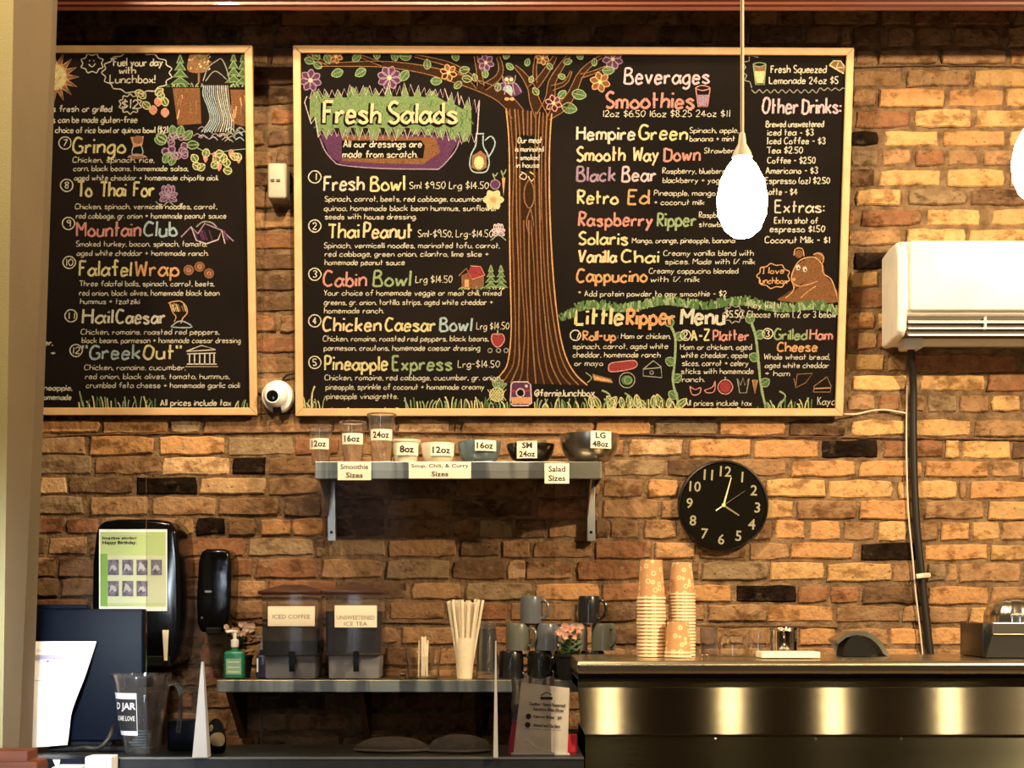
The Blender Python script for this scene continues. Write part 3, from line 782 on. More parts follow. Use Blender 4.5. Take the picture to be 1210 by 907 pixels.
B.end('chalk_drawing', 'green chalk lettuce heaped in a purple bowl')
B.start()
for txt, x0, x1 in (('Fresh', 383, 449), ('Salads', 460, 540)):
    B.T(txt, x0-1, x1-1, 147, 24, 'K', 7.0, .0016, .02)
    B.g.m  # dark shadow under the cream letters
for txt, x0, x1 in (('Fresh', 383, 449), ('Salads', 460, 540)): B.T(txt, x0, x1, 145.5, 24, 'C', 3.6, .0024, .02)
B.end('heading_lettering')
B.body([('All our dressings are', 406, 498, 174, 8), ('made from scratch.', 405, 493, 186, 8)], wd=1.3)
# oil jug
B.start(); q = [(563,160),(562,172),(557,182),(555,194),(558,202),(566,204),(575,202),(578,192),(576,182),(571,172),(571,160)]
B.poly([(558,184),(557,198),(566,202),(575,198),(575,184),(568,178)], 'T', .0006); B.line(q, 'B', 1.6); B.line([(562,158),(572,158)], 'B', 1.8); B.line([(573,166),(580,161),(585,168),(582,178),(577,186)], 'B', 1.6)
B.disc(566, 192, 6, 'Y', 8, .0009); B.end('chalk_drawing', 'chalk oil jug with yellow oil')
# salads
for n_, y_ in (('1', 209), ('2', 267), ('3', 324), ('4', 379), ('5', 428)): B.num(n_, 372, y_)
B.head([('Fresh', 383, 430, 'W'), ('Bowl', 438, 478, 'Y')], 225, 17)
B.body([('Sml $9.50 Lrg $14.50', 484, 577, 223, 8), ('Spinach, carrot, beets, red cabbage, cucumber,', 384, 572, 238), ('quinoa, homemade black bean hummus, sunflower', 383, 588, 249), ('seeds with house dressing.', 384, 492, 259)])
B.head([('Thai', 387, 424, 'Y'), ('Peanut', 430, 487, 'C')], 281, 17)
B.body([('Sml-$9.50, Lrg-$14.50', 494, 582, 280, 8), ('Spinach, vermicelli noodles, marinated tofu, carrot,', 383, 590, 293), ('red cabbage, green onion, cilantro, lime slice +', 384, 577, 303), ('homemade peanut sauce', 384, 478, 313)])
B.head([('Cabin', 383, 433, 'P'), ('Bowl', 441, 485, 'G')], 338, 17)
B.body([('Lrg $14.50', 491, 534, 334, 8), ('Your choice of homemade veggie or meat chili, mixed', 383, 592, 349), ('greens, gr. onion, tortilla strips, aged white cheddar +', 383, 582, 360), ('homemade ranch.', 383, 453, 370)])
B.head([('Chicken', 382, 450, 'C'), ('Caesar', 456, 514, 'Y'), ('Bowl', 520, 557, 'B')], 391, 16)
B.body([('Lrg $14.50', 563, 601, 389, 8), ('Chicken, romaine, roasted red peppers, black beans,', 382, 577, 403), ('parmesan, croutons, homemade caesar dressing', 383, 567, 414)])
B.head([('Pineapple', 384, 458, 'Y'), ('Express', 464, 534, 'G')], 437, 16)
B.body([('Lrg-$14.50', 541, 590, 434, 8), ('Chicken, romaine, red cabbage, cucumber, gr. onion,', 384, 592, 449), ('pineapple, sprinkle of coconut + homemade creamy', 385, 572, 460), ('pineapple vinaigrette.', 386, 470, 471)])
# little pictures beside the salads
B.start(); B.disc(585, 218, 5, 'DV', 6); B.circ(585, 218, 5.5, 'V', 1.2); B.line([(585,212),(582,205),(585,208),(588,204)], 'G', 1.2); B.poly([(593,210),(597,210),(595,232)], 'O'); B.line([(595,210),(592,201),(595,206),(598,200)], 'G', 1.2)
for k in range(6):
    a = k*math.pi/3; B.leaf(583+2*math.cos(a), 236+2*math.sin(a), -a, 10, 'Y', 'C', .4)
B.disc(583, 236, 4, 'O', off=.0014); B.end('chalk_drawing', 'chalk beet, carrot and yellow flower')
def lotus(x_, y_, r, c='V'):
    for a in (-.5, .3, 1.1, 1.57, 2.05, 2.8, 3.6): B.leaf(x_, y_, a, r*(1 if abs(a-1.57) < 1 else .8), c, 'DV', .28)
B.start(); lotus(589, 274, 10, 'LP'); B.line([(580,284),(589,278),(598,284)], 'G', 1.2); B.end('chalk_drawing', 'violet chalk lotus')
B.start(); B.poly([(546,325),(546,339),(566,341),(571,337),(571,325),(564,317)], 'BR'); B.poly([(551,326),(556,315),(569,316),(573,326),(558,330)], 'R', .0008); B.line([(542,326),(551,317),(558,330)], 'T', 1.3, False); B.line([(556,314),(568,315),(573,325),(558,330)], 'P', 1.2, False)
B.line([(546,325),(546,339),(566,341),(571,337),(571,326)], 'T', 1.2, False); B.poly([(549,330),(554,330),(554,339),(549,339)], 'O', .001)
B.grass(542, 598, 342, 2, 4, 3); B.end('chalk_drawing', 'chalk cabin with a red roof')
def pine(x_, yt, yb_, w_, c='G'):
    for k in range(4):
        y0 = yt+(yb_-yt)*k/4; y1 = yt+(yb_-yt)*(k+1.3)/4.3; ww = w_*(k+1.6)/5.2
        B.poly([(x_, y0), (x_-ww, y1), (x_+ww, y1)], 'DG', .0006+.0001*k); B.line([(x_, y0), (x_-ww, y1), (x_, y1-1.5), (x_+ww, y1), (x_, y0)], c, 1.2, False)
for x_ in (580, 592): B.start(); pine(x_, 313, 340, 9); B.end('chalk_tree')
B.start(); B.disc(588, 401, 7, 'R', 8); B.line([(588,395),(582,395),(581,402),(585,409),(591,409),(596,402),(594,395),(588,395)], 'P', 1.3, True, True); B.line([(588,394),(588,390)], 'G', 1.6, False)
for x_ in (579, 589, 598): B.circ(x_, 414, 2.5, 'N', 1.2, 6)
B.end('chalk_drawing', 'red chalk pepper')
B.start(); B.disc(587, 466, 8, 'DG', 8); B.circ(587, 466, 8, 'Y', 1.4)
for i in range(-2, 3): B.line([(587+i*3-5, 460), (587+i*3+5, 473)], 'Y', .9, False); B.line([(587+i*3+5, 460), (587+i*3-5, 473)], 'Y', .9, False)
for a in (.5, 1.0, 1.57, 2.1): B.leaf(588, 459, a, 12, 'G', 'DG', .2)
B.end('chalk_drawing', 'chalk pineapple')
# camera icon and the handle
B.start(); q = [(604,454),(607,451),(623,451),(627,454),(628,476),(624,479),(606,479),(603,476)]
B.poly(q, 'DV', .0005); B.poly([(604,469),(627,469),(627,477),(605,477)], 'O', .0008); B.poly([(604,460),(628,460),(628,463),(604,463)], 'R', .0008); B.line(q, 'LP', 1.5, False, True)
B.disc(615, 464, 4.6, 'K', off=.0012); B.circ(615, 464, 4.8, 'LP', 1.5); B.disc(622, 456, 1.8, 'W', off=.0014); B.end('chalk_drawing', 'small chalk camera icon')
B.body([('@fernie.lunchbox', 632, 702, 468, 8)], wd=1.4)
B.start(); B.grass(358, 384, 482, 6, 15); B.grass(384, 480, 484, 0, 3, 6); B.grass(480, 578, 482, 6, 14); B.grass(578, 604, 482, 4, 9); B.grass(632, 700, 482, 6, 13)
B.line([(368,482),(369,465),(372,456)], 'Y', 1.8)
for x_ in range(700, 800, 9): B.leaf(x_, 482, random.uniform(.6, 2.4), random.uniform(12, 18), 'Y', 'DG', .22)
B.line([(722,478),(720,466),(711,461)], 'G', 2.2); B.line([(750,480),(746,470),(738,464)], 'G', 2); B.grass(712, 800, 482, 5, 12)
B.grass(905, 960, 482, 4, 14, 3.4); B.line([(920,480),(928,468),(921,462)], 'G', 2); B.grass(840, 905, 483, 0, 3, 6)
B.end('chalk_drawing', 'green chalk grass along the lower edge', 'stuff')
# --- beverages
B.head([('Beverages', 738, 838, 'LP')], 99, 18, 2.6)
B.head([('Smoothies', 716, 820, 'P')], 128, 19, 3.2)
B.start(); q = [(822,104),(825,126),(836,126),(839,104)]; B.poly([(824,112),(826,125),(835,125),(838,112)], 'V', .0008); B.line(q, 'P', 1.4, False); B.line([(822,104),(830,101),(839,104),(830,107)], 'P', 1.3, True, True); B.end('chalk_drawing', 'pink chalk smoothie cup')
B.body([('12oz $6.50 16oz $8.25 24oz $11', 712, 862, 138, 7.5)])
B.head([('Hempire', 682, 750, 'W'), ('Green', 756, 812, 'Y')], 165, 16)
B.head([('Smooth Way', 682, 778, 'C'), ('Down', 785, 827, 'P')], 190, 16)
B.head([('Black', 682, 727, 'V'), ('Bear', 735, 775, 'LP')], 214, 16)
B.head([('Retro', 683, 730, 'Y'), ('Ed', 742, 767, 'O')], 241, 16)
B.head([('Raspberry', 684, 771, 'P'), ('Ripper', 777, 822, 'G')], 267, 16)
B.head([('Solaris', 684, 742, 'Y')], 289, 15)
B.head([('Vanilla', 684, 728, 'C'), ('Chai', 735, 778, 'Y')], 310, 15)
B.head([('Cappucino', 682, 764, 'O')], 333, 15)
B.body([('Spinach, apple,', 815, 872, 157), ('banana + mint', 815, 868, 167), ('Strawberry,', 832, 876, 181), ('Raspberry, blueberry,', 783, 862, 205), ('blackberry + yogurt', 783, 862, 216), ('Pineapple, mango', 773, 845, 231), ('+ coconut milk', 773, 832, 242),
        ('Raspberry +', 826, 868, 257), ('strawberry', 826, 866, 268), ('Mango, orange, pineapple, banana', 747, 868, 287), ('Creamy vanilla blend with', 784, 890, 302), ('spices. Made with 1% milk', 786, 892, 312),
        ('Creamy cappucino blended', 767, 872, 323), ('with 1% milk', 769, 826, 333), ('* Add protein powder to any smoothie - $2', 683, 858, 350)])
# kids menu
B.start()
x_ = 664
while x_ < 992:
    y_ = 366-7*math.sin((x_-664)/328*math.pi)*1.2+3*math.sin(x_*.07)+ (6 if x_ < 680 else 0)
    for k in range(3): B.line([(x_+random.uniform(-3, 3), y_+5), (x_+random.uniform(-5, 5), y_-random.uniform(1, 7))], random.choice(['G', 'LG', 'DG', 'DG']), 2.4, False)
    x_ += 2.6
B.end('chalk_drawing', 'green chalk hedge line', 'stuff')
B.head([('Little', 680, 736, 'Y'), ('Ripper', 741, 797, 'O'), ('Menu', 805, 856, 'W')], 383, 19, 3.6, shadow=True)
B.start(); B.cloud(867, 371, 13, 11, 9, 'N'); B.T('$5.50', 857, 877, 375, 8, 'W', 1.2); B.end('menu_lettering')
B.body([('Hey kids!', 884, 922, 364), ('Choose from 1, 2 or 3 below', 883, 988, 375)], 7.5)
for n_, x_, y_ in (('1', 680, 396), ('2', 810, 396), ('3', 907, 394)): B.num(n_, x_, y_, 6)
B.head([('Roll-up', 689, 727, 'O')], 402, 11, 2.1)
B.body([(': Ham or chicken,', 730, 792, 400), ('spinach, carrot, aged white', 677, 789, 412), ('cheddar, homemade ranch', 677, 780, 422), ('or mayo', 679, 712, 432)])
B.head([('A-Z', 817, 838, 'Y'), ('Platter', 843, 884, 'P')], 402, 12, 2.1)
B.body([('Ham or chicken, aged', 804, 888, 413), ('white cheddar, apple', 805, 883, 422.5), ('slices, carrot + celery', 806, 884, 432), ('sticks with homemade', 805, 890, 441.5), ('ranch.', 806, 832, 451), ('All prices include tax', 809, 888, 479)])
B.head([('Grilled', 915, 953, 'G'), ('Ham', 957, 983, 'P')], 401, 12, 2.1)
B.head([('Cheese', 919, 965, 'O')], 415, 11, 2.1)
B.body([('Whole wheat bread,', 903, 980, 424.5), ('aged white cheddar', 904, 979, 434.5), ('+ ham', 904, 933, 444), ('Kaya', 966, 987, 478, 9)])
for pts, lv in (([(793,386),(798,400),(797,430),(795,450),(800,470),(803,482)], 1), ([(888,382),(893,398),(896,425),(899,455),(905,482)], 1)):
    B.start(); B.line(pts, 'G', 3.0)
    for k, (a, b) in enumerate(pts[:-1]): B.leaf(a, b, [1.9, .5, 2.6, .6, 2.5][k % 5], 12, 'G', 'DG', .4)
    B.end('chalk_drawing', 'green chalk vine')
B.start()
B.poly([(719,434),(722,429),(735,427),(750,426),(752,433),(740,437),(722,439)], 'R'); B.line([(719,434),(722,429),(735,427),(750,426),(752,433),(740,437),(722,439)], 'P', 1.3, True, True)
B.end('chalk_drawing', 'red chalk ham'); B.start()
B.poly([(700,442),(722,448),(724,452),(702,449)], 'O'); B.line([(700,442),(722,448),(724,452),(702,449)], 'T', 1.2, False, True); B.line([(692,440),(699,446),(694,452)], 'G', 1.3)
B.end('chalk_drawing', 'orange chalk carrot'); B.start()
B.disc(741, 449, 7, 'DG', 6); B.circ(741, 449, 9, 'N', 1.2); B.circ(742, 449, 4, 'G', 1)
B.end('chalk_drawing', 'green chalk lettuce'); B.start()
B.line([(760,436),(772,426),(781,433),(782,446),(760,444),(760,436),(781,434)], 'N', 1.3, False); B.circ(770, 440, 2, 'N', 1, 6)
B.end('chalk_drawing', 'chalk wedge of cheese')
B.start()
B.line([(815,456),(821,460),(828,458),(826,465),(818,466),(815,456)], 'P', 1.2); B.end('chalk_drawing'); B.start(); B.line([(832,461),(842,457),(845,450),(844,462),(836,464),(832,461)], 'P', 1.2)
B.end('chalk_drawing'); B.start()
B.disc(857, 457, 7, 'R', 7); B.circ(857, 457, 8.5, 'P', 1.3); B.line([(857,449),(857,445)], 'G', 1.5, False)
B.end('chalk_drawing', 'red chalk pepper'); B.start()
B.line([(871,447),(874,464),(882,464),(885,447),(880,455),(878,446),(875,455),(871,447)], 'N', 1.3, False); B.poly([(889,449),(895,449),(892,465)], 'T'); B.line([(889,449),(895,449),(892,465),(889,449)], 'O', 1, False)
B.end('chalk_drawing', 'chalk celery'); B.start()
B.line([(940,456),(942,442),(960,441),(952,452),(940,458),(938,447)], 'T', 1.3, False); B.end('chalk_drawing'); B.start(); B.line([(961,463),(962,456),(977,445),(982,456),(981,463),(961,463)], 'T', 1.3, False); B.line([(962,459),(981,458)], 'O', 1.2, False)
B.end('chalk_drawing', 'chalk sandwich half')
# --- other drinks
B.start(); q = [(896,68),(886,66),(885,72),(878,74),(881,80),(876,84),(882,89),(880,95),(886,97),(888,104)]
B.line(q, 'N', 1.2)
x_ = 888; q = []
while x_ < 1000: q.append((x_, 106-2*(x_ > 960))); q.append((x_+4.5, 110-3*(x_ > 960))); x_ += 9
B.line(q, 'N', 1.2)
B.poly([(891,78),(894,99),(902,99),(905,78)], 'T'); B.poly([(891,84),(894,98),(902,98),(904,84)], 'Y', .0008); B.line([(890,76),(893,100),(903,100),(905,76)], 'G', 1.3, False); B.line([(890,76),(897,74),(905,76),(897,79)], 'G', 1.2, True, True)
B.end('chalk_drawing', 'chalk lemonade glass'); B.start()
B.poly([(980,77),(985,72),(993,72),(998,79),(997,87),(990,83)], 'T'); B.line([(980,77),(985,72),(993,72),(998,79),(997,87),(980,77)], 'Y', 1.7, False); B.line([(988,80),(991,73)], 'Y', 1, False); B.line([(988,80),(997,80)], 'Y', 1, False)
B.end('chalk_drawing', 'chalk lemon wedge')
B.body([('Fresh Squeezed', 911, 976, 86, 8.5), ('Lemonade 24oz $5', 909, 990, 99, 8)], wd=1.3)
B.head([('Other', 901, 943, 'LP'), ('Drinks:', 948, 993, 'LP')], 134, 18, 2.6)
B.body([('Brewed unsweetened', 905, 973, 150), ('iced tea - $3', 907, 961, 160), ('Iced Coffee - $3', 906, 975, 170), ('Tea $2.50', 906, 948, 181), ('Coffee - $2.50', 907, 963, 193), ('Americano - $3', 905, 966, 205), ('Espresso (oz) $2.50', 904, 980, 217), ('Latte - $4', 904, 942, 230),
        ('Extra shot of', 915, 966, 264), ('espresso $1.50', 910, 974, 274), ('Coconut Milk - $1', 904, 980, 287)], 7.2, wd=1.25)
B.head([('Extras:', 916, 973, 'W')], 251, 14, 2.0)
# bear
B.start()
B.poly([(920,355),(938,345),(935,330),(938,318),(948,308),(960,305),(972,312),(975,325),(984,336),(990,357)], 'BR', .0005, True)
B.disc(944, 300, 5, 'BR', off=.0007); B.disc(968, 303, 5.5, 'BR', off=.0007)
B.line([(928,352),(938,342),(935,328),(940,314),(948,306),(962,304),(971,312),(973,323),(982,330),(988,346),(990,357)], 'O', 1.4)
B.line([(938,302),(940,294),(948,294),(950,303)], 'O', 1.2); B.line([(961,301),(966,299),(973,303),(972,311)], 'O', 1.2)
B.line([(936,334),(944,338),(955,336),(966,332)], 'O', 1.2); B.line([(946,352),(955,344),(964,338)], 'O', 1.1)
B.disc(943, 316, 2.6, 'W', 3.6, .0012); B.disc(951, 318, 2.6, 'W', 3.6, .0012); B.disc(943.5, 317, 1.1, 'K', off=.0016); B.disc(951.5, 319, 1.1, 'K', off=.0016); B.disc(938, 330, 2, 'O', off=.0014)
B.cloud(914, 326, 20, 15, 9, 'O', 1.3); B.T('I love', 901, 926, 323, 7, 'O', 1.2); B.T('lunchbox', 897, 930, 335, 7, 'O', 1.2)
B.end('chalk_drawing', 'brown chalk bear with a speech bubble')

# ================================================================= left board
root2, B = make_board('framed chalkboard at left, partly behind the tan wall, with sun and waterfall drawings',
                      [(-362, 54.5), (298.5, 54.5), (304.5, 490.5), (-358, 490.5)], -.03, -.15)
# hidden part of the board goes on behind the wall, left blank
B.start()
for k in range(16):
    a = 2*math.pi*k/16; B.poly([(64+24*math.cos(a), 91+26*math.sin(a)), (64+15*math.cos(a-.25), 91+15*math.sin(a-.25)), (64+15*math.cos(a+.25), 91+15*math.sin(a+.25))], 'T', .0006)
    B.line([(64+15*math.cos(a-.22), 91+15*math.sin(a-.22)), (64+29*math.cos(a), 91+30*math.sin(a)), (64+15*math.cos(a+.22), 91+15*math.sin(a+.22))], 'O', 1.3, False)
B.disc(64, 91, 15, 'Y', off=.0009, n=16); B.circ(64, 91, 15.5, 'O', 1.5, 14); B.line([(64,94),(69,95),(72,90)], 'O', 1.4, off=.0016); B.line([(66,84),(69,82)], 'O', 1.4, False, off=.0016)
B.end('chalk_drawing', 'smiling yellow chalk sun')
B.start(); B.cloud(109, 75, 14, 12, 8); B.line([(105,76),(109,79),(113,75)], 'W', 1.2); B.line([(106,71),(106,72.5)], 'W', 1.2, False); B.line([(111,71),(111,72.5)], 'W', 1.2, False)
B.end('chalk_cloud'); B.start(); B.cloud(162, 86, 42, 25, 15, bump=4); B.end('chalk_cloud'); B.start(); B.cloud(154, 123, 14, 12, 10); B.end('chalk_cloud')
B.body([('"Fuel your day', 131, 192, 78, 9), ('with', 141, 160, 87, 8), ('Lunchbox!', 130, 183, 98, 9), ('$12', 144, 163, 128, 10)], wd=1.5)
B.body([('s fresh or grilled', 62, 132, 132, 7), ('s can be made gluten-free', 62, 162, 145, 7), (', choice of rice bowl or quinoa bowl ($2)', 62, 198, 157, 7)], wd=1.25)
# waterfall scene
B.start()
B.poly([(204,104),(236,104),(238,146),(210,148),(206,120)], 'BR', .0005); B.poly([(272,106),(291,106),(291,150),(276,146)], 'BR', .0005)
for i in range(14): x_ = random.uniform(206, 236); y_ = random.uniform(106, 130); B.line([(x_, y_), (x_+random.uniform(-3, 3), y_+random.uniform(8, 16))], random.choice(['T', 'O', 'BR']), 1.7)
for i in range(7): x_ = random.uniform(274, 290); y_ = random.uniform(108, 130); B.line([(x_, y_), (x_+random.uniform(-3, 3), y_+random.uniform(8, 16))], random.choice(['T', 'O']), 1.6)
B.poly([(240,100),(270,100),(272,120),(276,150),(262,158),(244,150),(248,125),(240,112)], 'DB', .0006)
for i in range(13):
    u = i/12; B.line([(241+u*28, 101), (240+u*30, 112), (246+u*26, 128), (248+u*28, 142), (238+u*38, 156)], random.choice(['B', 'B', 'W', 'N']), 1.3, off=.0012)
for i in range(22): x_ = random.uniform(226, 288); y_ = random.uniform(152, 168); B.line([(x_, y_), (x_+5, y_-3), (x_+10, y_+1)], random.choice(['N', 'B', 'V']), 1.2)
B.line([(240,96),(246,80),(256,72),(262,70),(268,82),(272,98)], 'N', 1.3); B.line([(243,96),(254,84),(268,94)], 'N', 1.2)
B.grass(198, 240, 103, 2, 5, 2.6, ('N', 'G', 'DG')); B.grass(272, 292, 103, 2, 5, 2.6, ('G', 'DG'))
B.poly([(221,80),(226,62),(238,62),(247,70),(244,84),(228,86)], 'T', .0006, True)
for i in range(40): x_ = random.uniform(222, 248); y_ = random.uniform(64, 84); B.line([(x_, y_), (x_+2, y_-2)], random.choice(['Y', 'G', 'T', 'O']), 1.6, False)
B.line([(235,98),(235,72)], 'T', 2.4, False); B.line([(235,84),(228,76)], 'T', 1.2, False); B.line([(235,84),(242,76)], 'T', 1.2, False)
B.end('chalk_drawing', 'chalk waterfall between brown cliffs')
for q_ in ((213, 64, 100, 13), (276, 62, 98, 11), (287, 62, 100, 10)): B.start(); pine(*q_); B.end('chalk_tree')
B.start()
for x_, y_ in ((172,116),(184,112),(192,118),(197,125),(177,128),(170,112)): B.leaf(x_, y_, random.uniform(0, 3.1), 11, 'Y', 'DG', .35)
for x_, y_ in ((181,130),(195,133),(187,120)): B.disc(x_, y_, 4, 'P', 6); B.circ(x_, y_, 4.5, 'O', 1, 7)
for i in range(11): a = random.uniform(0, 6.28); B.leaf(208+13*math.cos(a), 172+10*math.sin(a), -a, 14, 'G', 'DG', .32)
for i in range(15): x_ = 208+random.uniform(-15, 17); y_ = 173+random.uniform(-14, 12); B.disc(x_, y_, 4, 'DV', off=.0009); B.circ(x_, y_, 4, 'V', 1.2, 7)
for i in range(12): x_ = random.uniform(232, 290); y_ = random.uniform(178, 204); B.leaf(x_, y_, random.uniform(0, 3.1), 10, 'Y', 'DG', .4)
for x_, y_ in ((243,186),(254,184),(273,181),(282,187),(259,196)): B.disc(x_, y_, 3, 'P', 5); B.line([(x_-3,y_-3),(x_,y_+6),(x_+3,y_-3)], 'P', 1.2)
B.line([(232,174),(250,182),(270,178),(290,176)], 'G', 1.1); B.end('chalk_drawing', 'chalk berries and strawberries with leaves')
for n_, x_, y_ in (('7', 77, 169), ('8', 79, 219), ('9', 81, 264), ('10', 82, 310), ('11', 84, 373), ('12', 90, 414)): B.num(n_, x_, y_)
B.head([('Gringo', 87, 148, 'Y')], 181, 18)
B.body([('Chicken, spinach, rice,', 86, 182, 192), ('corn, black beans, homemade salsa,', 87, 222, 202), ('aged white cheddar + homemade chipotle aioli.', 88, 258, 213)])
B.start(); B.poly([(154,162),(170,161),(168,172),(158,174)], 'O'); B.disc(163, 165, 6, 'T', 5, .0008); B.line([(158,172),(156,181),(162,184),(169,181),(167,172)], 'B', 1.3); B.disc(162, 185, 11, 'T', 3); B.line([(151,186),(162,182),(174,186)], 'P', 1.3); B.end('chalk_drawing', 'small chalk figure in a hat')
B.head([('To Thai For', 91, 182, 'Y')], 232, 17)
B.body([('Chicken, spinach, vermicelli noodles, carrot,', 89, 256, 247), ('red cabbage, gr. onion + homemade peanut sauce', 90, 267, 258)])
B.start(); lotus(199, 232, 14, 'V'); B.line([(184,238),(192,244),(199,238),(208,244),(216,240)], 'N', 1.2); B.end('chalk_drawing', 'violet chalk lotus')
B.head([('Mountain', 91, 166, 'P'), ('Club', 171, 209, 'B')], 279, 17)
B.body([('Smoked turkey, bacon, spinach, tomato,', 90, 244, 291), ('aged white cheddar + homemade ranch.', 91, 246, 302)])
B.start(); B.line([(214,280),(226,268),(234,276),(242,264),(252,268),(262,272),(276,285)], 'V', 1.7, False); B.line([(226,268),(232,284),(244,288),(258,283),(262,272),(266,288)], 'LP', 1.5, False)
for i in range(9): x_ = random.uniform(228, 266); B.line([(x_, 272), (x_+4, 284)], 'DV', 1.5, False)
B.line([(232,268),(240,262),(250,263),(256,268)], 'N', 1.5); B.end('chalk_drawing', 'violet chalk mountains')
B.head([('Falafel', 94, 155, 'Y'), ('Wrap', 160, 211, 'O')], 326, 17)
B.body([('Three falafel balls, spinach, carrot, beets,', 94, 253, 338), ('red onion, black olives, homemade black bean', 94, 259, 349), ('hummus + tzatziki', 95, 165, 359)])
for x_, y_ in ((223,319),(236,315),(247,323)): B.start(); B.disc(x_, y_, 5, 'BR'); B.circ(x_, y_, 5.4, 'T', 1.3); B.circ(x_, y_, 2, 'P', 1, 6); B.end('chalk_falafel')
B.head([('Hail', 98, 133, 'W'), ('Caesar', 138, 195, 'W')], 382, 16)
B.body([('Chicken, romaine, roasted red peppers,', 96, 259, 395), ('black beans, parmesan + homemade caesar dressing', 97, 284, 405)])
B.start(); B.line([(199,358),(206,356),(214,356),(220,362),(221,370),(216,376),(214,382)], 'O', 1.4); B.line([(206,358),(204,368),(208,374),(206,380)], 'O', 1.2)
for i in range(12): x_ = random.uniform(200, 220); B.line([(x_, random.uniform(356, 364)), (x_+3, 368)], random.choice(['Y', 'T', 'O']), 1.3, False)
B.line([(202,386),(210,380),(218,380),(227,386),(214,387),(202,386)], 'B', 1.5); B.end('chalk_drawing', 'chalk head of a man with a laurel')
B.head([('"Greek', 98, 166, 'B'), ('Out"', 170, 214, 'Y')], 424, 16)
B.body([('Chicken, romaine, cucumber,', 100, 219, 437), ('red onion, black olives, tomato, hummus,', 101, 271, 447.5), ('crumbled feta cheese + homemade garlic aioli', 102, 283, 458)])
B.start(); B.line([(220,415),(238,408),(255,413),(220,415)], 'W', 1.3, False); B.line([(221,418),(255,417)], 'W', 1.4, False)
for x_ in (224, 230, 236, 242, 248, 253): B.line([(x_, 418), (x_, 429)], 'W', 1.6, False)
B.line([(221,430),(256,430)], 'W', 1.5, False); B.line([(219,433),(258,433)], 'N', 1.3, False); B.end('chalk_drawing', 'white chalk temple')
B.body([('All prices include tax', 190, 273, 479, 7), ('neapple,', 52, 85, 461), ('omemade', 52, 84, 472), ('er,', 53, 62, 408), ('+', 60, 65, 420)], wd=1.3)
B.start(); B.grass(94, 170, 482, 6, 15, 4); B.line([(98,480),(94,462)], 'G', 2, False); B.line([(174,482),(170,468)], 'Y', 1.6, False); B.grass(172, 186, 482, 6, 14, 4); B.grass(278, 294, 482, 6, 12, 3); B.end('chalk_drawing', 'green chalk grass along the lower edge', 'stuff')
# ================================================================= on the wall
# clock
cx, cz, r = X(854.5, 4.97), Z(597, 4.97), 53.5*4.97/F
t = thing('wall_clock', (cx, -.03, cz), 'round black wall clock with pale numerals on the bricks', 'clock')
def disc_y(prof, n=48):
    """profile of (radius, y) turned about the clock axis"""
    vs = []; fs = []
    for rr, y_ in prof:
        for k in range(n): a = 2*math.pi*k/n; vs.append((cx+rr*math.cos(a), y_, cz+rr*math.sin(a)))
    for i in range(len(prof)-1):
        for k in range(n): fs.append((i*n+k, i*n+(k+1) % n, (i+1)*n+(k+1) % n, (i+1)*n+k))
    fs.append(tuple(range(n))); fs.append(tuple((len(prof)-1)*n+k for k in range(n)))
    return vs, fs
g = G(); g.add(*disc_y([(r*.93, -.004), (r, -.012), (r, -.032), (r*.985, -.039), (r*.95, -.041), (r*.93, -.036)])); g.build('rim', 'clock_rim', t, smooth=True)
g = G(); g.add(*disc_y([(r*.93, -.0362), (r*.93, -.0370)])); g.build('dial', 'clock_face', t)
rot = math.radians(3.7)
for k in range(1, 13):
    a = math.radians(30*k)+rot; rr = r*.75
    text(str(k), 'numeral', 'clock_numeral', (cx+rr*math.sin(a), -.0376, cz+rr*math.cos(a)), h=.0335, parent=t, bold=.012, roty=-rot*-1)
def hand(ang, l0, l1, w0, w1, m, y_):
    a = math.radians(ang); d = (math.sin(a), math.cos(a)); n_ = (d[1], -d[0])
    q = [(cx-d[0]*l0+n_[0]*w0, cz-d[1]*l0+n_[1]*w0), (cx+d[0]*l1+n_[0]*w1, cz+d[1]*l1+n_[1]*w1), (cx+d[0]*l1-n_[0]*w1, cz+d[1]*l1-n_[1]*w1), (cx-d[0]*l0-n_[0]*w0, cz-d[1]*l0-n_[1]*w0)]
    return G().prism(q, y_, y_+.0012).build('hand', m, t)
hand(15.5, .006, .092, .0030, .0012, 'hand_bright', -.0410)['label'] = 'long bright minute hand'
hand(123, .004, .060, .0030, .0020, 'hand_dim', -.0392)['label'] = 'short dim hour hand'
hand(56, .0, .082, .0010, .0006, 'hand_thin', -.0424); hand(236, 0, .030, .0016, .0022, 'ceramic_white', -.0426)['label'] = 'pale tail of the second hand'
g = G(); cxx, r_ = cx, r; vs_, fs_ = disc_y([(.006, -.037), (.006, -.0440), (.004, -.0450)], 16); g.add(vs_, fs_); g.build('hub', 'hand_bright', t)

# air conditioner
d0 = 4.78; x0 = X(1050, 4.9); x1 = x0+.80; zt, zb = Z(281, d0), Z(398, d0)
t = thing('air_conditioner', ((x0+x1)/2, 0, zb), 'white wall-mounted air conditioner with open lower louvres', 'air conditioner')
prof = [(-.005, zt-.004), (-.06, zt), (-.17, zt), (-.212, zt-.012), (-.222, zt-.05), (-.224, zb+.085), (-.218, zb+.072), (-.10, zb+.03), (-.05, zb), (-.005, zb+.004)]
g = G(); g.prismx(prof, x0+.012, x1-.012); o = g.build('casing', 'ac_white', t); md = o.modifiers.new('bevel', 'BEVEL'); md.width = .006; md.segments = 3
pe = [(-.0, zt-.012), (-.10, zt-.003), (-.175, zt-.004), (-.212, zt-.024), (-.219, zt-.06), (-.221, zb+.082), (-.214, zb+.02), (-.19, zb+.004), (-.05, zb-.004), (-.0, zb)]
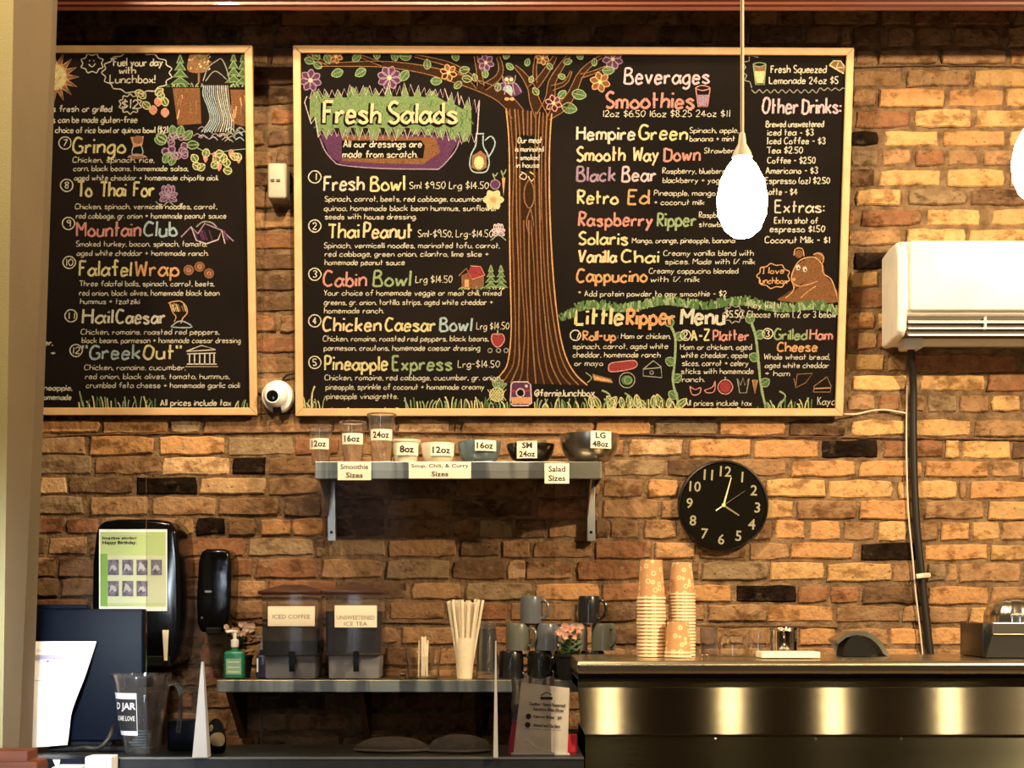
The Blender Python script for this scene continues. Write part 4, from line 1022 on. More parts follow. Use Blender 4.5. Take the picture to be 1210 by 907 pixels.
for a, b, s in ((x0, x0+.03, -1), (x1-.03, x1, 1)):
    g = G(); g.prismx(pe, a, b); o = g.build('end_cap', 'ac_white', t); md = o.modifiers.new('bevel', 'BEVEL'); md.width = .012; md.segments = 3
g = G(); g.box(x0+.034, x1-.034, -.238, -.222, zb+.080, zt-.012, bev=.006, seg=3); g.build('front_panel', 'ac_white', t, smooth=True)
g = G(); g.box(x0+.03, x1-.03, -.205, -.12, zb+.012, zb+.078); g.build('outlet_recess', 'ac_slot', t)
for k, (zz, yy, tl) in enumerate(((zb+.048, -.214, .009), (zb+.028, -.214, .006), (zb+.008, -.212, .007))):
    g = G(); g.prismx([(yy-.006, zz-tl*.5), (yy-.006, zz+tl*.2), (yy+.035, zz+tl*1.3), (yy+.035, zz+tl*.8)], x0+.034, x1-.034); g.build('louvre', 'ac_white', t)
for xx in (x0+.27, x0+.53):
    g = G(); g.box(xx-.0025, xx+.0025, -.222, -.19, zb+.025, zb+.062); g.build('louvre_support', 'ac_white', t)
# bracket block, pipe, white wire
xb = X(1077, 4.9); z1, z0 = Z(393, 4.9), Z(412.5, 4.9)
g = G(); g.box(xb-.031, xb+.031, -.13, -.05, z0, z1, bev=.006)
tag(g.build('drain_box', 'white_plastic', smooth=True), 'small white box under the left end of the air conditioner', 'fitting')
pp = [(1076, 408, .09), (1077, 425, .07), (1079, 455, .035), (1079, 500, .025), (1080, 560, .022), (1083, 620, .022), (1088, 670, .022), (1091, 700, .022), (1096, 745, .024), (1101, 790, .03), (1104, 840, .035)]
tt = thing('insulated_pipe', tuple(P(1104, 840, 4.965)), 'thick black pipe running down the bricks from the air conditioner', 'pipe')
g = G(); g.tube([P(a, b, DW-c) for a, b, c in pp], .0125, 10, smooth=4); g.build('foam_sleeve', 'cable_black', tt, smooth=True)
g = G(); g.tube([P(1083, 681, 4.957), P(1090, 680, 4.952), P(1098, 679.5, 4.985)], .006, 8, flat=1.4); g.build('clip', 'cable_white', tt, smooth=True)
ww = [(1072, 455, .02), (1071.5, 485, .016), (1071, 530, .016), (1073, 600, .016), (1078, 655, .016), (1082, 700, .017), (1090, 770, .02), (1094, 830, .02)]
g = G(); g.tube([P(a, b, DW-c) for a, b, c in ww], .0028, 6, smooth=3)
tag(g.build('thin_wire', 'cable_white', smooth=True), 'thin white wire running beside the black pipe', 'wire')
ww = [(997, 489, .03), (1012, 489, .012), (1030, 485, .012), (1045, 484, .012), (1060, 486, .012), (1071, 488, .014)]
g = G(); g.tube([P(a, b, DW-c) for a, b, c in ww], .0028, 6, smooth=4)
tag(g.build('thin_wire', 'cable_white', smooth=True), 'short wavy white wire from the wide chalkboard to the pipe', 'wire')

# grey sensor box and dome camera between the boards
x0, x1, z0, z1 = X(317, 4.93), X(339.5, 4.93), Z(235.5, 4.93), Z(193.5, 4.93)
t = thing('wall_speaker', ((x0+x1)/2, 0, z0), 'small grey rectangular box high between the two chalkboards', 'speaker')
g = G(); g.box(x0, x1, -.085, -.002, z0, z1, bev=.008, seg=3); g.build('body', 'grey_plastic', t, smooth=True)
for k in range(2): g = G(); g.box(x0+.010+k*.018, x0+.022+k*.018, -.088, -.084, z0+.052, z0+.060); g.build('grille_slot', 'ac_slot', t)
cx_, cz_ = X(326.5, 4.95), Z(467, 4.95); rr = 19.5*4.95/F
t = thing('dome_camera', (cx_, 0, cz_), 'round white security camera with a black lens between the chalkboards', 'camera')
def turn_y(cx0, cz0, prof, n=32, g=None):
    g = g or G(); vs = []; fs = []
    for r0, y_ in prof:
        for k in range(n): a = 2*math.pi*k/n; vs.append((cx0+r0*math.cos(a), y_, cz0+r0*math.sin(a)))
    for i in range(len(prof)-1):
        for k in range(n): fs.append((i*n+k, i*n+(k+1) % n, (i+1)*n+(k+1) % n, (i+1)*n+k))
    fs.append(tuple(range(n))); fs.append(tuple((len(prof)-1)*n+k for k in range(n)))
    return g.add(vs, fs)
turn_y(cx_, cz_, [(rr, -.003), (rr, -.022), (rr*.92, -.034), (rr*.7, -.040)]).build('base', 'white_plastic', t, smooth=True)
g = G(); g.ball((cx_-.003, -.045, cz_+.002), .040, .036, .040, n=24); g.build('ball', 'white_plastic', t, smooth=True)
turn_y(cx_-.0075, cz_-.006, [(.021, -.070), (.024, -.080), (.0215, -.083), (.018, -.082)]).build('lens_collar', 'white_plastic', t, smooth=True)
turn_y(cx_-.0075, cz_-.006, [(.0185, -.075), (.0185, -.0835), (.010, -.0855)]).build('lens', 'cam_lens', t, smooth=True)
g = G(); g.box(cx_-.012, cx_+.014, -.043, -.02, cz_-rr-.001, cz_-rr*.66); g.build('slot', 'black_matte', t)
g = G(); g.tube([P(334, 449, 4.99), P(338, 444, 4.985), P(345, 441.5, 4.985), P(352, 441, 4.985)], .0035, 6, smooth=3); g.build('lead', 'cable_black', t, smooth=True)

# upper shelf
dF = 4.70; x0, x1 = X(372, dF), X(711, dF); z1, z0 = Z(545, dF), Z(565.5, dF)
t = thing('wall_shelf', ((x0+x1)/2, 0, z0), 'short stainless wall shelf below the wide chalkboard', 'shelf')
g = G(); g.box(x0, x1, -.30, -.298+.02, z0, z1, bev=.0015); g.box(x0, x1, -.295, -.004, z1-.003, z1); g.box(x0, x0+.003, -.295, -.004, z0, z1); g.box(x1-.003, x1, -.295, -.004, z0, z1)
g.build('shelf_top', 'steel_shelf', t, uv=True)
for xa in (X(376, 4.72), X(698, 4.72)):
    xb = xa+.026; zl = Z(639, 4.96)
    g = G(); g.box(xa, xb, -.045, -.012, zl, z1-.004, bev=.002); g.prismx([(-.28, z0+.002), (-.28, z1-.004), (-.04, z1-.004), (-.04, z0-.10)], xa, xa+.004)
    b = g.build('bracket', 'steel', t)
    turn_y((xa+xb)/2, zl+.028, [(.005, -.044), (.005, -.048), (.003, -.049)], 10).build('screw', 'black_matte', b)
# paper signs hanging on the shelf edge
def shelf_sign(px0, px1, py0, py1, lines, label):
    a, b, zt, zb = X(px0, 4.695), X(px1, 4.695), Z(py0, 4.695), Z(py1, 4.695)
    s = thing('shelf_sign', ((a+b)/2, -.3045, zb), label, 'sign')
    g = G(); g.box(a, b, -.3045, -.3030, zb, zt); g.build('card', 'paper_cream', s)
    n = len(lines); hh = (zt-zb)
    for k, (l_, w_) in enumerate(lines):
        text(l_, 'lettering', 'print_black', ((a+b)/2, -.3050, zt-hh*(k+.62)/(n+.2)), w=w_*4.695/F, h=hh*.29, parent=s, bold=.02)
shelf_sign(399, 438.5, 545, 567, [('Smoothie', 33), ('Sizes', 20)], 'white paper sign reading Smoothie Sizes on the shelf edge')
shelf_sign(483, 556.5, 545, 565, [('Soup, Chili, & Curry', 68), ('Sizes', 20)], 'white paper sign reading Soup, Chili, & Curry Sizes on the shelf edge')
shelf_sign(643.5, 672.5, 547, 571, [('Salad', 20), ('Sizes', 20)], 'white paper sign reading Salad Sizes on the shelf edge')

def curved_card(g, cx, cy, r, a0, a1, z0, z1, n=8, t_=.0006, slope=0.0):
    vs = []; fs = []
    for k in range(n+1):
        a = a0+(a1-a0)*k/n
        for rr_ in (r+t_, r):
            for z_ in (z0, z1):
                q = rr_+slope*((z_-z0)/(z1-z0)); vs.append((cx+q*math.sin(a), cy-q*math.cos(a), z_))
    for k in range(n):
        o = 4*k; fs += [(o, o+4, o+5, o+1), (o+2, o+3, o+7, o+6), (o+1, o+5, o+7, o+3), (o, o+2, o+6, o+4)]
    fs += [(0, 1, 3, 2), (4*n, 4*n+2, 4*n+3, 4*n+1)]
    return g.add(vs, fs)
ds = 4.82; ys = ds-DW; zs = z1+.0005
def on_shelf(name, cpx, wt, wb, pyt, m, label, cat, lab, lcx, lw, lpy0, lpy1, prof=None, foot=None, t_=.0016, shape='cup', bold=.03):
    """vessel on the upper shelf; wt and wb rim and base widths, lab its paper label"""
    cx0 = X(cpx, ds); rt, rb = wt/2*ds/F, wb/2*ds/F; h = Z(pyt, ds)-zs
    s = thing(name, (cx0, ys, zs), label, cat, 'sample cups and bowls on the upper shelf')
    if shape == 'cup': pr = [(rb*.94, zs), (rb, zs+.003), (rb+(rt-rb)*.55, zs+h*.55), (rt*.985, zs+h-.006), (rt+.002, zs+h-.004), (rt+.001, zs+h)]
    else: pr = [(rb, zs), (rb*1.02, zs+h*.06)]+[(rb+(rt-rb)*math.sin(u*math.pi/2)**.8, zs+h*(.06+.94*(1-math.cos(u*math.pi/2))**.85)) for u in (.2, .4, .6, .8, .93, 1.0)]
    g = G(); g.shell(cx0, ys, pr, t_, 32); g.build('body', m, s, smooth=True)
    if shape == 'cup':
        g = G(); vs_ = [(rt+.0005, zs+h-.002), (rt+.003, zs+h-.001), (rt+.003, zs+h+.002), (rt, zs+h+.003), (rt-.002, zs+h+.001)]; g.lathe(cx0, ys, vs_+[vs_[0]], 32); g.f = [f for f in g.f if len(f) == 4]; g.build('rim', m, s, smooth=True)
    a_, b_, za, zb_ = X(lcx-lw/2, ds), X(lcx+lw/2, ds), Z(lpy1, ds), Z(lpy0, ds)
    zm = (za+zb_)/2; u = min(1, max(0, (zm-zs)/h)); rl = (rb+(rt-rb)*u) if shape == 'cup' else (rb+(rt-rb)*min(1, (u/.94)**.42))
    rl = (rl+.003) if shape == 'cup' else max(rl, (rb+(rt-rb)*min(1, (((zb_-zs)/h)/.94)**.42)))+.004; rl = max(rl, max(abs(a_-cx0), abs(b_-cx0))*1.03)
    aa, ab = math.asin((a_-cx0)/rl), math.asin((b_-cx0)/rl)
    g = G(); curved_card(g, cx0, ys, rl+.001, aa, ab, za, zb_); g.build('size_label', 'paper_cream', s)
    n = len(lab)
    for k, tx in enumerate(lab):
        ww = (b_-a_)*.84*min(1, len(tx)/4+.12)
        text(tx, 'lettering', 'print_black', ((a_+b_)/2, ys-rl, zb_-(zb_-za)*(k+.5)/n), w=ww, h=(zb_-za)*(.62 if n == 1 else .36), parent=s, bold=bold, bend=(cx0, ys, rl+.0022))
    return s
on_shelf('plastic_cup', 379, 27, 20, 505, 'clear_plastic', 'small clear plastic cup with a 12oz label, leftmost on the upper shelf', 'cup', ['12oz'], 378, 22, 519, 531.5)
on_shelf('plastic_cup', 417, 31, 21, 499, 'clear_plastic', 'medium clear plastic cup with a 16oz label on the upper shelf', 'cup', ['16oz'], 417.5, 23, 513, 526)
on_shelf('plastic_cup', 451, 33, 23, 490, 'clear_plastic', 'tallest clear plastic cup with a 24oz label on the upper shelf', 'cup', ['24oz'], 451.5, 24, 508.5, 521.5)
on_shelf('soup_cup', 480, 33, 26, 521, 'ceramic_white', 'white paper soup cup with an 8oz label on the upper shelf', 'cup', ['8oz'], 482, 24, 525, 539, bold=.04)
on_shelf('soup_bowl', 518, 41, 25, 524, 'ceramic_white', 'white bowl with a 12oz label on the upper shelf', 'bowl', ['12oz'], 523, 26, 527, 540, shape='bowl')
on_shelf('soup_bowl', 566.5, 51, 31, 522, 'bowl_blue', 'blue-grey bowl with a 16oz label on the upper shelf', 'bowl', ['16oz'], 574, 24, 522.5, 535, shape='bowl')
on_shelf('salad_bowl', 627, 57, 22, 525, 'bowl_dark', 'shallow dark metal bowl with an SM 24oz label', 'bowl', ['SM', '24oz'], 622.5, 23, 524, 544, shape='bowl')
on_shelf('salad_bowl', 696.5, 71, 32, 513.5, 'bowl_steel', 'large steel bowl with an LG 48oz label at the right end of the upper shelf', 'bowl', ['LG', '48oz'], 708, 24, 513, 533, shape='bowl')

# paper towel dispenser with poster, soap dispenser
dd = 4.76; x0, x1, zt, zb = X(108, dd), X(213, dd), Z(613, dd), Z(786, dd)
t = thing('towel_dispenser', ((x0+x1)/2, 0, zb), 'large black paper towel dispenser with a green poster on its front', 'paper towel dispenser')
poly = []
for (u, v) in [(0.02,.05),(0,.35),(.01,.7),(.05,.93),(.12,.985),(.3,1),(.7,1),(.88,.985),(.96,.92),(.99,.7),(1,.35),(.96,.05),(.9,0),(.08,0)]: poly.append((x0+(x1-x0)*u, zb+(zt-zb)*v))
g = G(); g.prism(poly, -.24, -.002); o = g.build('housing', 'black_plastic', t); md = o.modifiers.new('bevel', 'BEVEL'); md.width = .014; md.segments = 4
for p_ in o.data.polygons: p_.use_smooth = True
g = G(); g.box(x0+.03, x1-.03, -.243, -.20, zb-.004, zb+.03, bev=.004); g.build('outlet', 'black_matte', t)
# towel strip hanging from it
xa, xb, z1_, z0_ = X(192, 4.75), X(199.5, 4.75), Z(744, 4.75), Z(780, 4.75)
g = G(); g.add([(xa, -.252, z1_), (xb, -.252, z1_), (xb-.004, -.254, z0_), (xa+.006, -.254, z0_), (xa, -.250, z1_), (xb, -.250, z1_), (xb-.004, -.252, z0_), (xa+.006, -.252, z0_)], [(0,1,2,3),(7,6,5,4),(0,4,5,1),(1,5,6,2),(2,6,7,3),(3,7,4,0)])
tag(g.build('paper_towel', 'paper_cream'), 'narrow tip of a paper towel below the black dispenser', 'paper towel')
# poster
dp = 4.745; pa, pb, pt_, pz = X(116.5, dp), X(197, dp), Z(625, dp), Z(717, dp)
t = thing('poster', ((pa+pb)/2, -.25, pz), 'green hand washing poster with seven small dark photos', 'poster')
g = G(); g.box(pa, pb, -.2495, -.2485, pz-.012, pt_); g.build('white_sheet', 'paper_white', t)
g = G(); g.box(pa+.004, pb-.004, -.2502, -.2496, pz+.002, pt_-.008); g.build('green_print', 'poster_green', t)
g = G(); g.box(pa+.004, pa+.026, -.2506, -.2503, pz+.002, pt_-.075); g.build('green_band', 'poster_green_deep', t)
g = G(); g.box(pa+.026, pb-.006, -.2508, -.2503, pz+.012, pt_-.08); g.build('pale_field', 'poster_pale', t)
text('Imagine singing', 'lettering', 'print_black', (pa+.011, -.2512, pt_-.028), w=.105, h=.012, parent=t, align='LEFT', bold=.03)
text('Happy Birthday.', 'lettering', 'print_black', (pa+.011, -.2512, pt_-.042), w=.105, h=.013, parent=t, align='LEFT', bold=.03)
g = G(); g.box(pa+.03, pb-.05, -.2510, -.2506, pt_-.0165, pt_-.0135); g.box(pa+.04, pb-.04, -.2513, -.2509, pt_-.095, pt_-.090); g.box(pa+.04, pb-.055, -.2513, -.2509, pt_-.105, pt_-.101); g.build('fine_print', 'print_pale', t)
for i, (u, v) in enumerate([(0,0),(1,0),(2,0),(3,0),(0,1),(1,1),(2,1)]):
    a_ = X(127+17*u, dp); zt_ = Z(661+25*v, dp)
    g = G(); g.box(a_, a_+.034, -.2516, -.2510, zt_-.047, zt_, bev=0)
    ph = g.build('photo', 'thumb_dark', t)
    g = G(); q = [(a_+.004, zt_-.036), (a_+.010, zt_-.018+.006*(i % 3)), (a_+.022, zt_-.016), (a_+.028, zt_-.030), (a_+.020, zt_-.034), (a_+.014, zt_-.026)]
    g.prism(q, -.2519, -.2516); g.build('hands', 'thumb_light', ph)
dd = 4.84; x0, x1, zt, zb = X(231, dd), X(272, dd), Z(648, dd), Z(747, dd)
t = thing('soap_dispenser', ((x0+x1)/2, 0, zb), 'tall narrow black soap dispenser on the bricks', 'soap dispenser')
poly = [(x0+(x1-x0)*u, zb+(zt-zb)*v) for u, v in [(.12,0),(.02,.12),(0,.4),(.06,.85),(.14,.97),(.3,1),(.78,1),(.94,.97),(1,.85),(.99,.4),(.92,.1),(.8,0)]]
g = G(); g.prism(poly, -.15, -.002); o = g.build('housing', 'black_plastic', t); md = o.modifiers.new('bevel', 'BEVEL'); md.width = .012; md.segments = 4
for p_ in o.data.polygons: p_.use_smooth = True
g = G(); g.box(x0+.03, x1-.03, -.155, -.10, zb-.006, zb+.016, bev=.004); g.build('push_lever', 'black_matte', t)
g = G(); g.box(x0+.028, x0+.048, -.1535, -.149, zb+.125, zb+.131); g.build('catch', 'steel', t)
g = G(); g.ball((x0+.018, -.150, zb+.045), .004); g.build('stud', 'steel', t)

# ================================================================= back shelf and what stands on it
dF = 4.68; yF = dF-DW; x0, x1 = X(256, dF), X(690, dF); zt, zb = Z(803, dF), Z(817.5, dF)
t = thing('back_shelf', ((x0+x1)/2, 0, zb), 'long stainless shelf behind the counter carrying the drink dispensers and mugs', 'shelf')
g = G(); g.box(x0, x1, yF, yF+.02, zb, zt, bev=.0015); g.box(x0, x1, yF+.004, -.004, zt-.003, zt); g.box(x0, x0+.003, yF, -.004, zb, zt); g.build('shelf_top', 'steel_shelf', t, uv=True)
for xa in (x0+.02, X(420, dF), X(560, dF)):
    g = G(); g.prismx([(yF+.03, zb+.002), (yF+.03, zt-.004), (-.012, zt-.004), (-.012, zt-.2), (-.04, zt-.2)], xa, xa+.02); g.build('bracket', 'dark_steel', t)
zs = zt+.0005; S = lambda px, d: X(px, d)
# flower pots
def flowers(name, cpx, d, pyt, pyb, wd, mp, ml, label, zfoot, potw, cluster, poth):
    cx0 = X(cpx, d); y0 = d-DW; s = thing(name, (cx0, y0, zfoot), label, 'plant', None)
    pr = potw/2*d/F
    g = G(); g.shell(cx0, y0, [(pr*.78, zfoot), (pr*.98, zfoot+poth*.9), (pr*1.05, zfoot+poth*.9), (pr*1.05, zfoot+poth)], .003, 20); g.build('pot', 'pot_black', s, smooth=True)
    R = wd/2*d/F; zc = Z((pyt+pyb)/2, d)
    g = G()
    for k in range(46):
        a = random.uniform(0, 6.28); rr_ = R*random.uniform(.1, .95); zz = zfoot+poth*.9+random.random()*(zc-zfoot-poth*.9+.004); l_ = random.uniform(.018, .03)
        c_ = Vector((cx0+rr_*math.cos(a)*.85, y0+rr_*math.sin(a)*.75, zz)); u = Vector((math.cos(a), math.sin(a), random.uniform(-.3, .8))).normalized(); v = u.cross(Vector((0, 0, 1))).normalized()
        w_ = u.cross(v)*.004
        g.add([c_-u*l_*.5, c_-v*l_*.4+w_, c_+u*l_*.6, c_+v*l_*.4+w_, c_+w_*2.2], [(0, 1, 4), (1, 2, 4), (2, 3, 4), (3, 0, 4)])
    tag(g.build('foliage', ml, s, fix=False), kind='stuff')
    g = G()
    for k in range(cluster):
        a = random.uniform(0, 6.28); rr_ = R*math.sqrt(random.random())*.9; zz = Z(pyb, d)+(Z(pyt, d)-Z(pyb, d))*random.uniform(.15, .95)
        c_ = Vector((cx0+rr_*math.cos(a), y0-abs(rr_*math.sin(a)*.6), zz))
        for j in range(5):
            b_ = j*1.2566+a; p_ = Vector((math.cos(b_), -.35, math.sin(b_)))*.0095; q_ = Vector((-math.sin(b_), 0, math.cos(b_)))*.0048
            g.add([c_, c_+p_*.6+q_, c_+p_, c_+p_*.6-q_], [(0, 1, 2, 3)])
    tag(g.build('blossom', mp, s, fix=False), kind='stuff')
    return s
flowers('potted_flower', 284, 4.84, 736, 752, 44, 'petal_cream', 'leaf_dark', 'potted plant with pale pink blossoms behind the green soap bottle', zs, 30, 26, .07)
# hand soap bottles
cx0 = X(277.5, 4.76); y0 = -.24
t = thing('soap_bottle', (cx0, y0, zs), 'green hand soap bottle with a white pump', 'bottle')
hb = .097
def sq_bottle(g, cx0, y0, z0, hx, hy, h, neck):
    g.box(cx0-hx, cx0+hx, y0-hy, y0+hy, z0, z0+h, bev=.009, seg=3); g.lathe(cx0, y0, [(neck*1.3, z0+h-.001), (neck, z0+h+.008), (neck, z0+h+.014)], 16)
g = G(); sq_bottle(g, cx0, y0, zs, .031, .019, hb-.012, .010); g.build('bottle_body', 'soap_green', t, smooth=True)
g = G(); g.box(cx0-.023, cx0+.023, y0-.0202, y0-.0192, zs+.014, zs+.062); g.build('front_label', 'soap_label', t)
g = G()
for zz in (zs+.022, zs+.036, zs+.052): g.box(cx0-.018, cx0+.018, y0-.0208, y0-.0202, zz-.002, zz+.001)
g.build('fine_print', 'print_white', t)
g = G(); g.lathe(cx0, y0, [(.012, zs+hb), (.0125, zs+hb+.02), (.0115, zs+hb+.022), (.0055, zs+hb+.024), (.0055, zs+hb+.044), (.008, zs+hb+.046), (.008, zs+hb+.052)], 18); g.tube([(cx0-.004, y0, zs+hb+.049), (cx0+.012, y0-.01, zs+hb+.050), (cx0-.024, y0-.012, zs+hb+.046)][0::2], .004, 8); g.build('pump', 'white_plastic', t, smooth=True)
cx0 = X(310, 4.78); y0 = -.22
t = thing('soap_bottle', (cx0, y0, zs), 'dark blue soap bottle with a clear pump beside the iced coffee dispenser', 'bottle')
g = G(); sq_bottle(g, cx0, y0, zs, .019, .015, .074, .008); g.build('bottle_body', 'soap_blue', t, smooth=True)
g = G(); g.box(cx0-.015, cx0-.010, y0-.0162, y0-.0152, zs+.02, zs+.062); g.build('front_label', 'print_white', t)
g = G(); g.lathe(cx0, y0, [(.010, zs+.088), (.0095, zs+.106), (.005, zs+.108), (.005, zs+.124), (.009, zs+.126), (.008, zs+.132)], 16); g.tube([(cx0, y0, zs+.128), (cx0-.016, y0-.008, zs+.127)], .0035, 8); g.build('pump', 'frosted', t, smooth=True)

# drink dispensers
def dispenser(cpx, label, lab, coffee):
    d = 4.80; y0 = d-DW; cx0 = X(cpx, d); hw = 33*d/F; top = Z(702, d); zb_ = Z(773, d); s = thing('drink_dispenser', (cx0, y0, zs), label, 'drink dispenser', 'cold drink dispensers on the back shelf')
    hd = .095
    def rbox(z0, z1, a, b, m, nm, tp=1.0, bev=.02):
        g = G(); bm = bmesh.new(); bmesh.ops.create_cube(bm, size=1)
        for v in bm.verts:
            k = tp if v.co.z > 0 else 1.0; v.co = Vector((cx0+v.co.x*2*a*k, y0+v.co.y*2*b*k, (z0+z1)/2+v.co.z*(z1-z0)))
        bmesh.ops.bevel(bm, geom=[e for e in bm.edges if abs((e.verts[0].co-e.verts[1].co).z) > (z1-z0)*.8], offset=bev, segments=4, profile=.5, affect='EDGES')
        bm.verts.index_update(); g.add([v.co for v in bm.verts], [[v.index for v in f.verts] for f in bm.faces]); bm.free()
        return g.build(nm, m, s, smooth=True)
    rbox(zb_, top, hw*.97, hd, 'smoke_plastic', 'tank', 1.03)
    rbox(zb_+.006, zb_+(top-zb_)*(.44 if coffee else .72), hw*.92, hd*.93, 'tea_dark' if not coffee else 'coffee_tan', 'drink', 1.0)
    if coffee: rbox(zb_+.004, zb_+(top-zb_)*.24, hw*.94, hd*.955, 'tea_dark', 'dark_band', 1.0)
    g = G(); g.box(cx0-hw*1.10, cx0+hw*1.10, y0-hd*1.06, y0+hd*1.06, top-.001, top+.011, bev=.004); n_ = 4
    vs = [(cx0-hw*1.02, y0-hd, top+.010), (cx0+hw*1.02, y0-hd, top+.010), (cx0+hw*1.02, y0+hd, top+.010), (cx0-hw*1.02, y0+hd, top+.010), (cx0-hw*.35, y0-hd*.2, top+.030), (cx0+hw*.35, y0-hd*.2, top+.030), (cx0+hw*.35, y0+hd*.2, top+.030), (cx0-hw*.35, y0+hd*.2, top+.030)]
    g.add(vs, [(0,1,5,4),(1,2,6,5),(2,3,7,6),(3,0,4,7),(4,5,6,7)]); g.build('lid', 'lid_brown', s, smooth=True)
    g = G(); g.box(cx0-hw*.9, cx0+hw*.9, y0-hd*.8, y0+hd*.85, zs, zb_+.001, bev=.008); g.build('stand', 'stand_grey', s, smooth=True)
    g = G(); yt = y0-hd; g.tube([(cx0+.012, yt+.03, zb_-.018), (cx0+.012, yt-.035, zb_-.018)], .010, 12); g.tube([(cx0+.012, yt-.028, zb_-.012), (cx0+.012, yt-.028, zb_-.048)], .009, 12); g.box(cx0+.003, cx0+.021, yt-.034, yt-.024, zb_-.012, zb_+.014, bev=.003); g.build('tap', 'black_plastic', s, smooth=True)
    (la, lb, lt, ll), lines = lab; a_, b_, zt_, zl = X(la, 4.69), X(lb, 4.69), Z(lt, 4.69), Z(ll, 4.69); yl = y0-hd*1.035
    g = G(); g.box(a_, b_, yl-.0022, yl-.0008, zl, zt_); lb_ = g.build('name_label', 'paper_cream', s)
    for k, (tx, w_) in enumerate(lines): text(tx, 'lettering', 'print_grey', ((a_+b_)/2, yl-.0026, zt_-(zt_-zl)*(.55+.29*k if len(lines) > 1 else .52)), w=(b_-a_)*w_, h=.0125, parent=lb_)
dispenser(347, 'tall smoky drink dispenser labelled ICED COFFEE', ((316, 371.5, 716, 739.5), [('ICED COFFEE', .80)]), True)
dispenser(421, 'tall smoky drink dispenser labelled UNSWEETENED ICE TEA', ((395, 445, 715, 741), [('UNSWEETENED', .9), ('ICE TEA', .55)]), False)

# glass tub of stir sticks
cx0, y0 = X(500.5, 4.78), -.22
t = thing('glass_tub', (cx0, y0, zs), 'clear glass tub with a few short wooden sticks', 'jar')
g = G(); g.shell(cx0, y0, [(.044, zs), (.048, zs+.004), (.051, zs+.045), (.056, zs+.088), (.058, zs+.092)], .003, 28); g.build('body', 'glass', t, smooth=True)
for k in range(9):
    a = random.uniform(-.016, .012); b_ = random.uniform(-.012, .012); tl = random.uniform(-.008, .006)
    g = G(); g.box(-.0025, .0025, -.0008, .0008, 0, random.uniform(.10, .125))
    v = [(cx0+a+x_+z_*tl*5*1, y0+b_+y_, zs+.006+z_) for x_, y_, z_ in g.v]; g.v = v
    tag(g.build('stir_stick', 'straw_paper'), 'short wooden stir stick standing in the clear glass tub', 'stir stick', 'stir sticks in the glass tub')
cx0, y0 = X(476, 4.72), -.275
g = G(); g.lathe(cx0, y0, [(.017, zs), (.018, zs+.002), (.006, zs+.014), (.012, zs+.019), (.012, zs+.024), (.0005, zs+.026)], 16)
tag(g.build('glass_stopper', 'glass', smooth=True), 'small clear glass lid lying beside the glass tub', 'lid')
# straws in a paper cup
cx0, y0 = X(549, 4.76), -.24
t = thing('straw_cup', (cx0, y0, zs), 'tall pale paper cup holding a fan of paper straws', 'cup')
g = G(); g.shell(cx0, y0, [(.023, zs), (.0235, zs+.003), (.030, zs+.085), (.031, zs+.125)], .0012, 24); g.build('body', 'straw_paper', t, smooth=True)
for k in range(24):
    a = random.uniform(0, 6.28); r0 = .015*math.sqrt(random.random()); r1 = .053*math.sqrt(random.random()); a = k*2.39996; r1 = .060*math.sqrt((k+.5)/24); r0 = .016*math.sqrt((k+.5)/24)
    p0 = Vector((cx0+r0*math.cos(a), y0+r0*math.sin(a), zs+.004)); p1 = Vector((cx0+r1*math.cos(a), y0+r1*math.sin(a)*.6, zs+.245-random.uniform(0, .012)))
    g = G(); g.tube([p0, p1], .0048, 7); tag(g.build('paper_straw', 'straw_paper', smooth=True), 'cream paper straw fanning out of the pale paper cup', 'straw', 'paper straws in the cup')
# stack of clear cups
cx0, y0 = X(575.5, 4.78), -.22
for k in range(7):
    z_ = zs+.0115*k; g = G(); g.shell(cx0, y0, [(.034, z_), (.033, z_+.003), (.026, z_+.105), (.0255, z_+.108)], .001, 20)
    tag(g.build('plastic_cup', 'clear_plastic', smooth=True), 'clear plastic cup nested upside down in the stack beside the straws' if k < 6 else 'topmost clear plastic cup of the stack beside the straws', 'cup', 'clear cups stacked upside down')

# mugs, upside down, stacked three rows
def mug(cpx, d, z0, m, label, ang=0.0, wpx=29, flip=True):
    cx0 = X(cpx, d); y0 = d-DW; r_ = wpx/2*d/F; h = .084; s = thing('mug', (cx0, y0, z0), label, 'mug', 'mugs stacked upside down on the back shelf')
    pr = [(r_, z0), (r_*1.0, z0+.01), (r_*.99, z0+h*.6), (r_*.95, z0+h*.9), (r_*.88, z0+h*.985), (r_*.80, z0+h)]
    g = G(); g.lathe(cx0, y0, [(r_*.93, z0+.012), (r_*.93, z0)]+pr+[(.0006, z0+h)], 30); g.build('body', m, s, smooth=True)
    ca, sa = math.cos(ang), math.sin(ang); q = []
    for u, v in [(.0, .80), (.010, .83), (.022, .72), (.025, .5), (.021, .3), (.008, .17), (0, .18)]: q.append((cx0+(r_*.94+u)*ca, y0-(r_*.94+u)*sa, z0+h*v))
    g = G(); g.tube(q, .0048, 8, smooth=3); g.build('handle', m, s, smooth=True)
hz = .0852
for k, (px, m, an, lab) in enumerate([(604, 'ceramic_dark_and_shaded', .3, 'mug coloured near-black for shade at the left end of the bottom row'), (638, 'ceramic_dark_and_shaded', 1.0, 'mug coloured near-black for shade in the bottom row, second from the left'), (700, 'ceramic_dark_and_shaded', .8, 'mug coloured near-black for shade in the bottom row behind the steel counter'), (669, 'ceramic_dark_and_shaded', 2.4, 'mug coloured near-black for shade in the bottom row behind the flower pot')]):  # bottom row: the shadow they stand in is put into their colour
    mug(px, 4.82, zs, m, lab, an, 30)
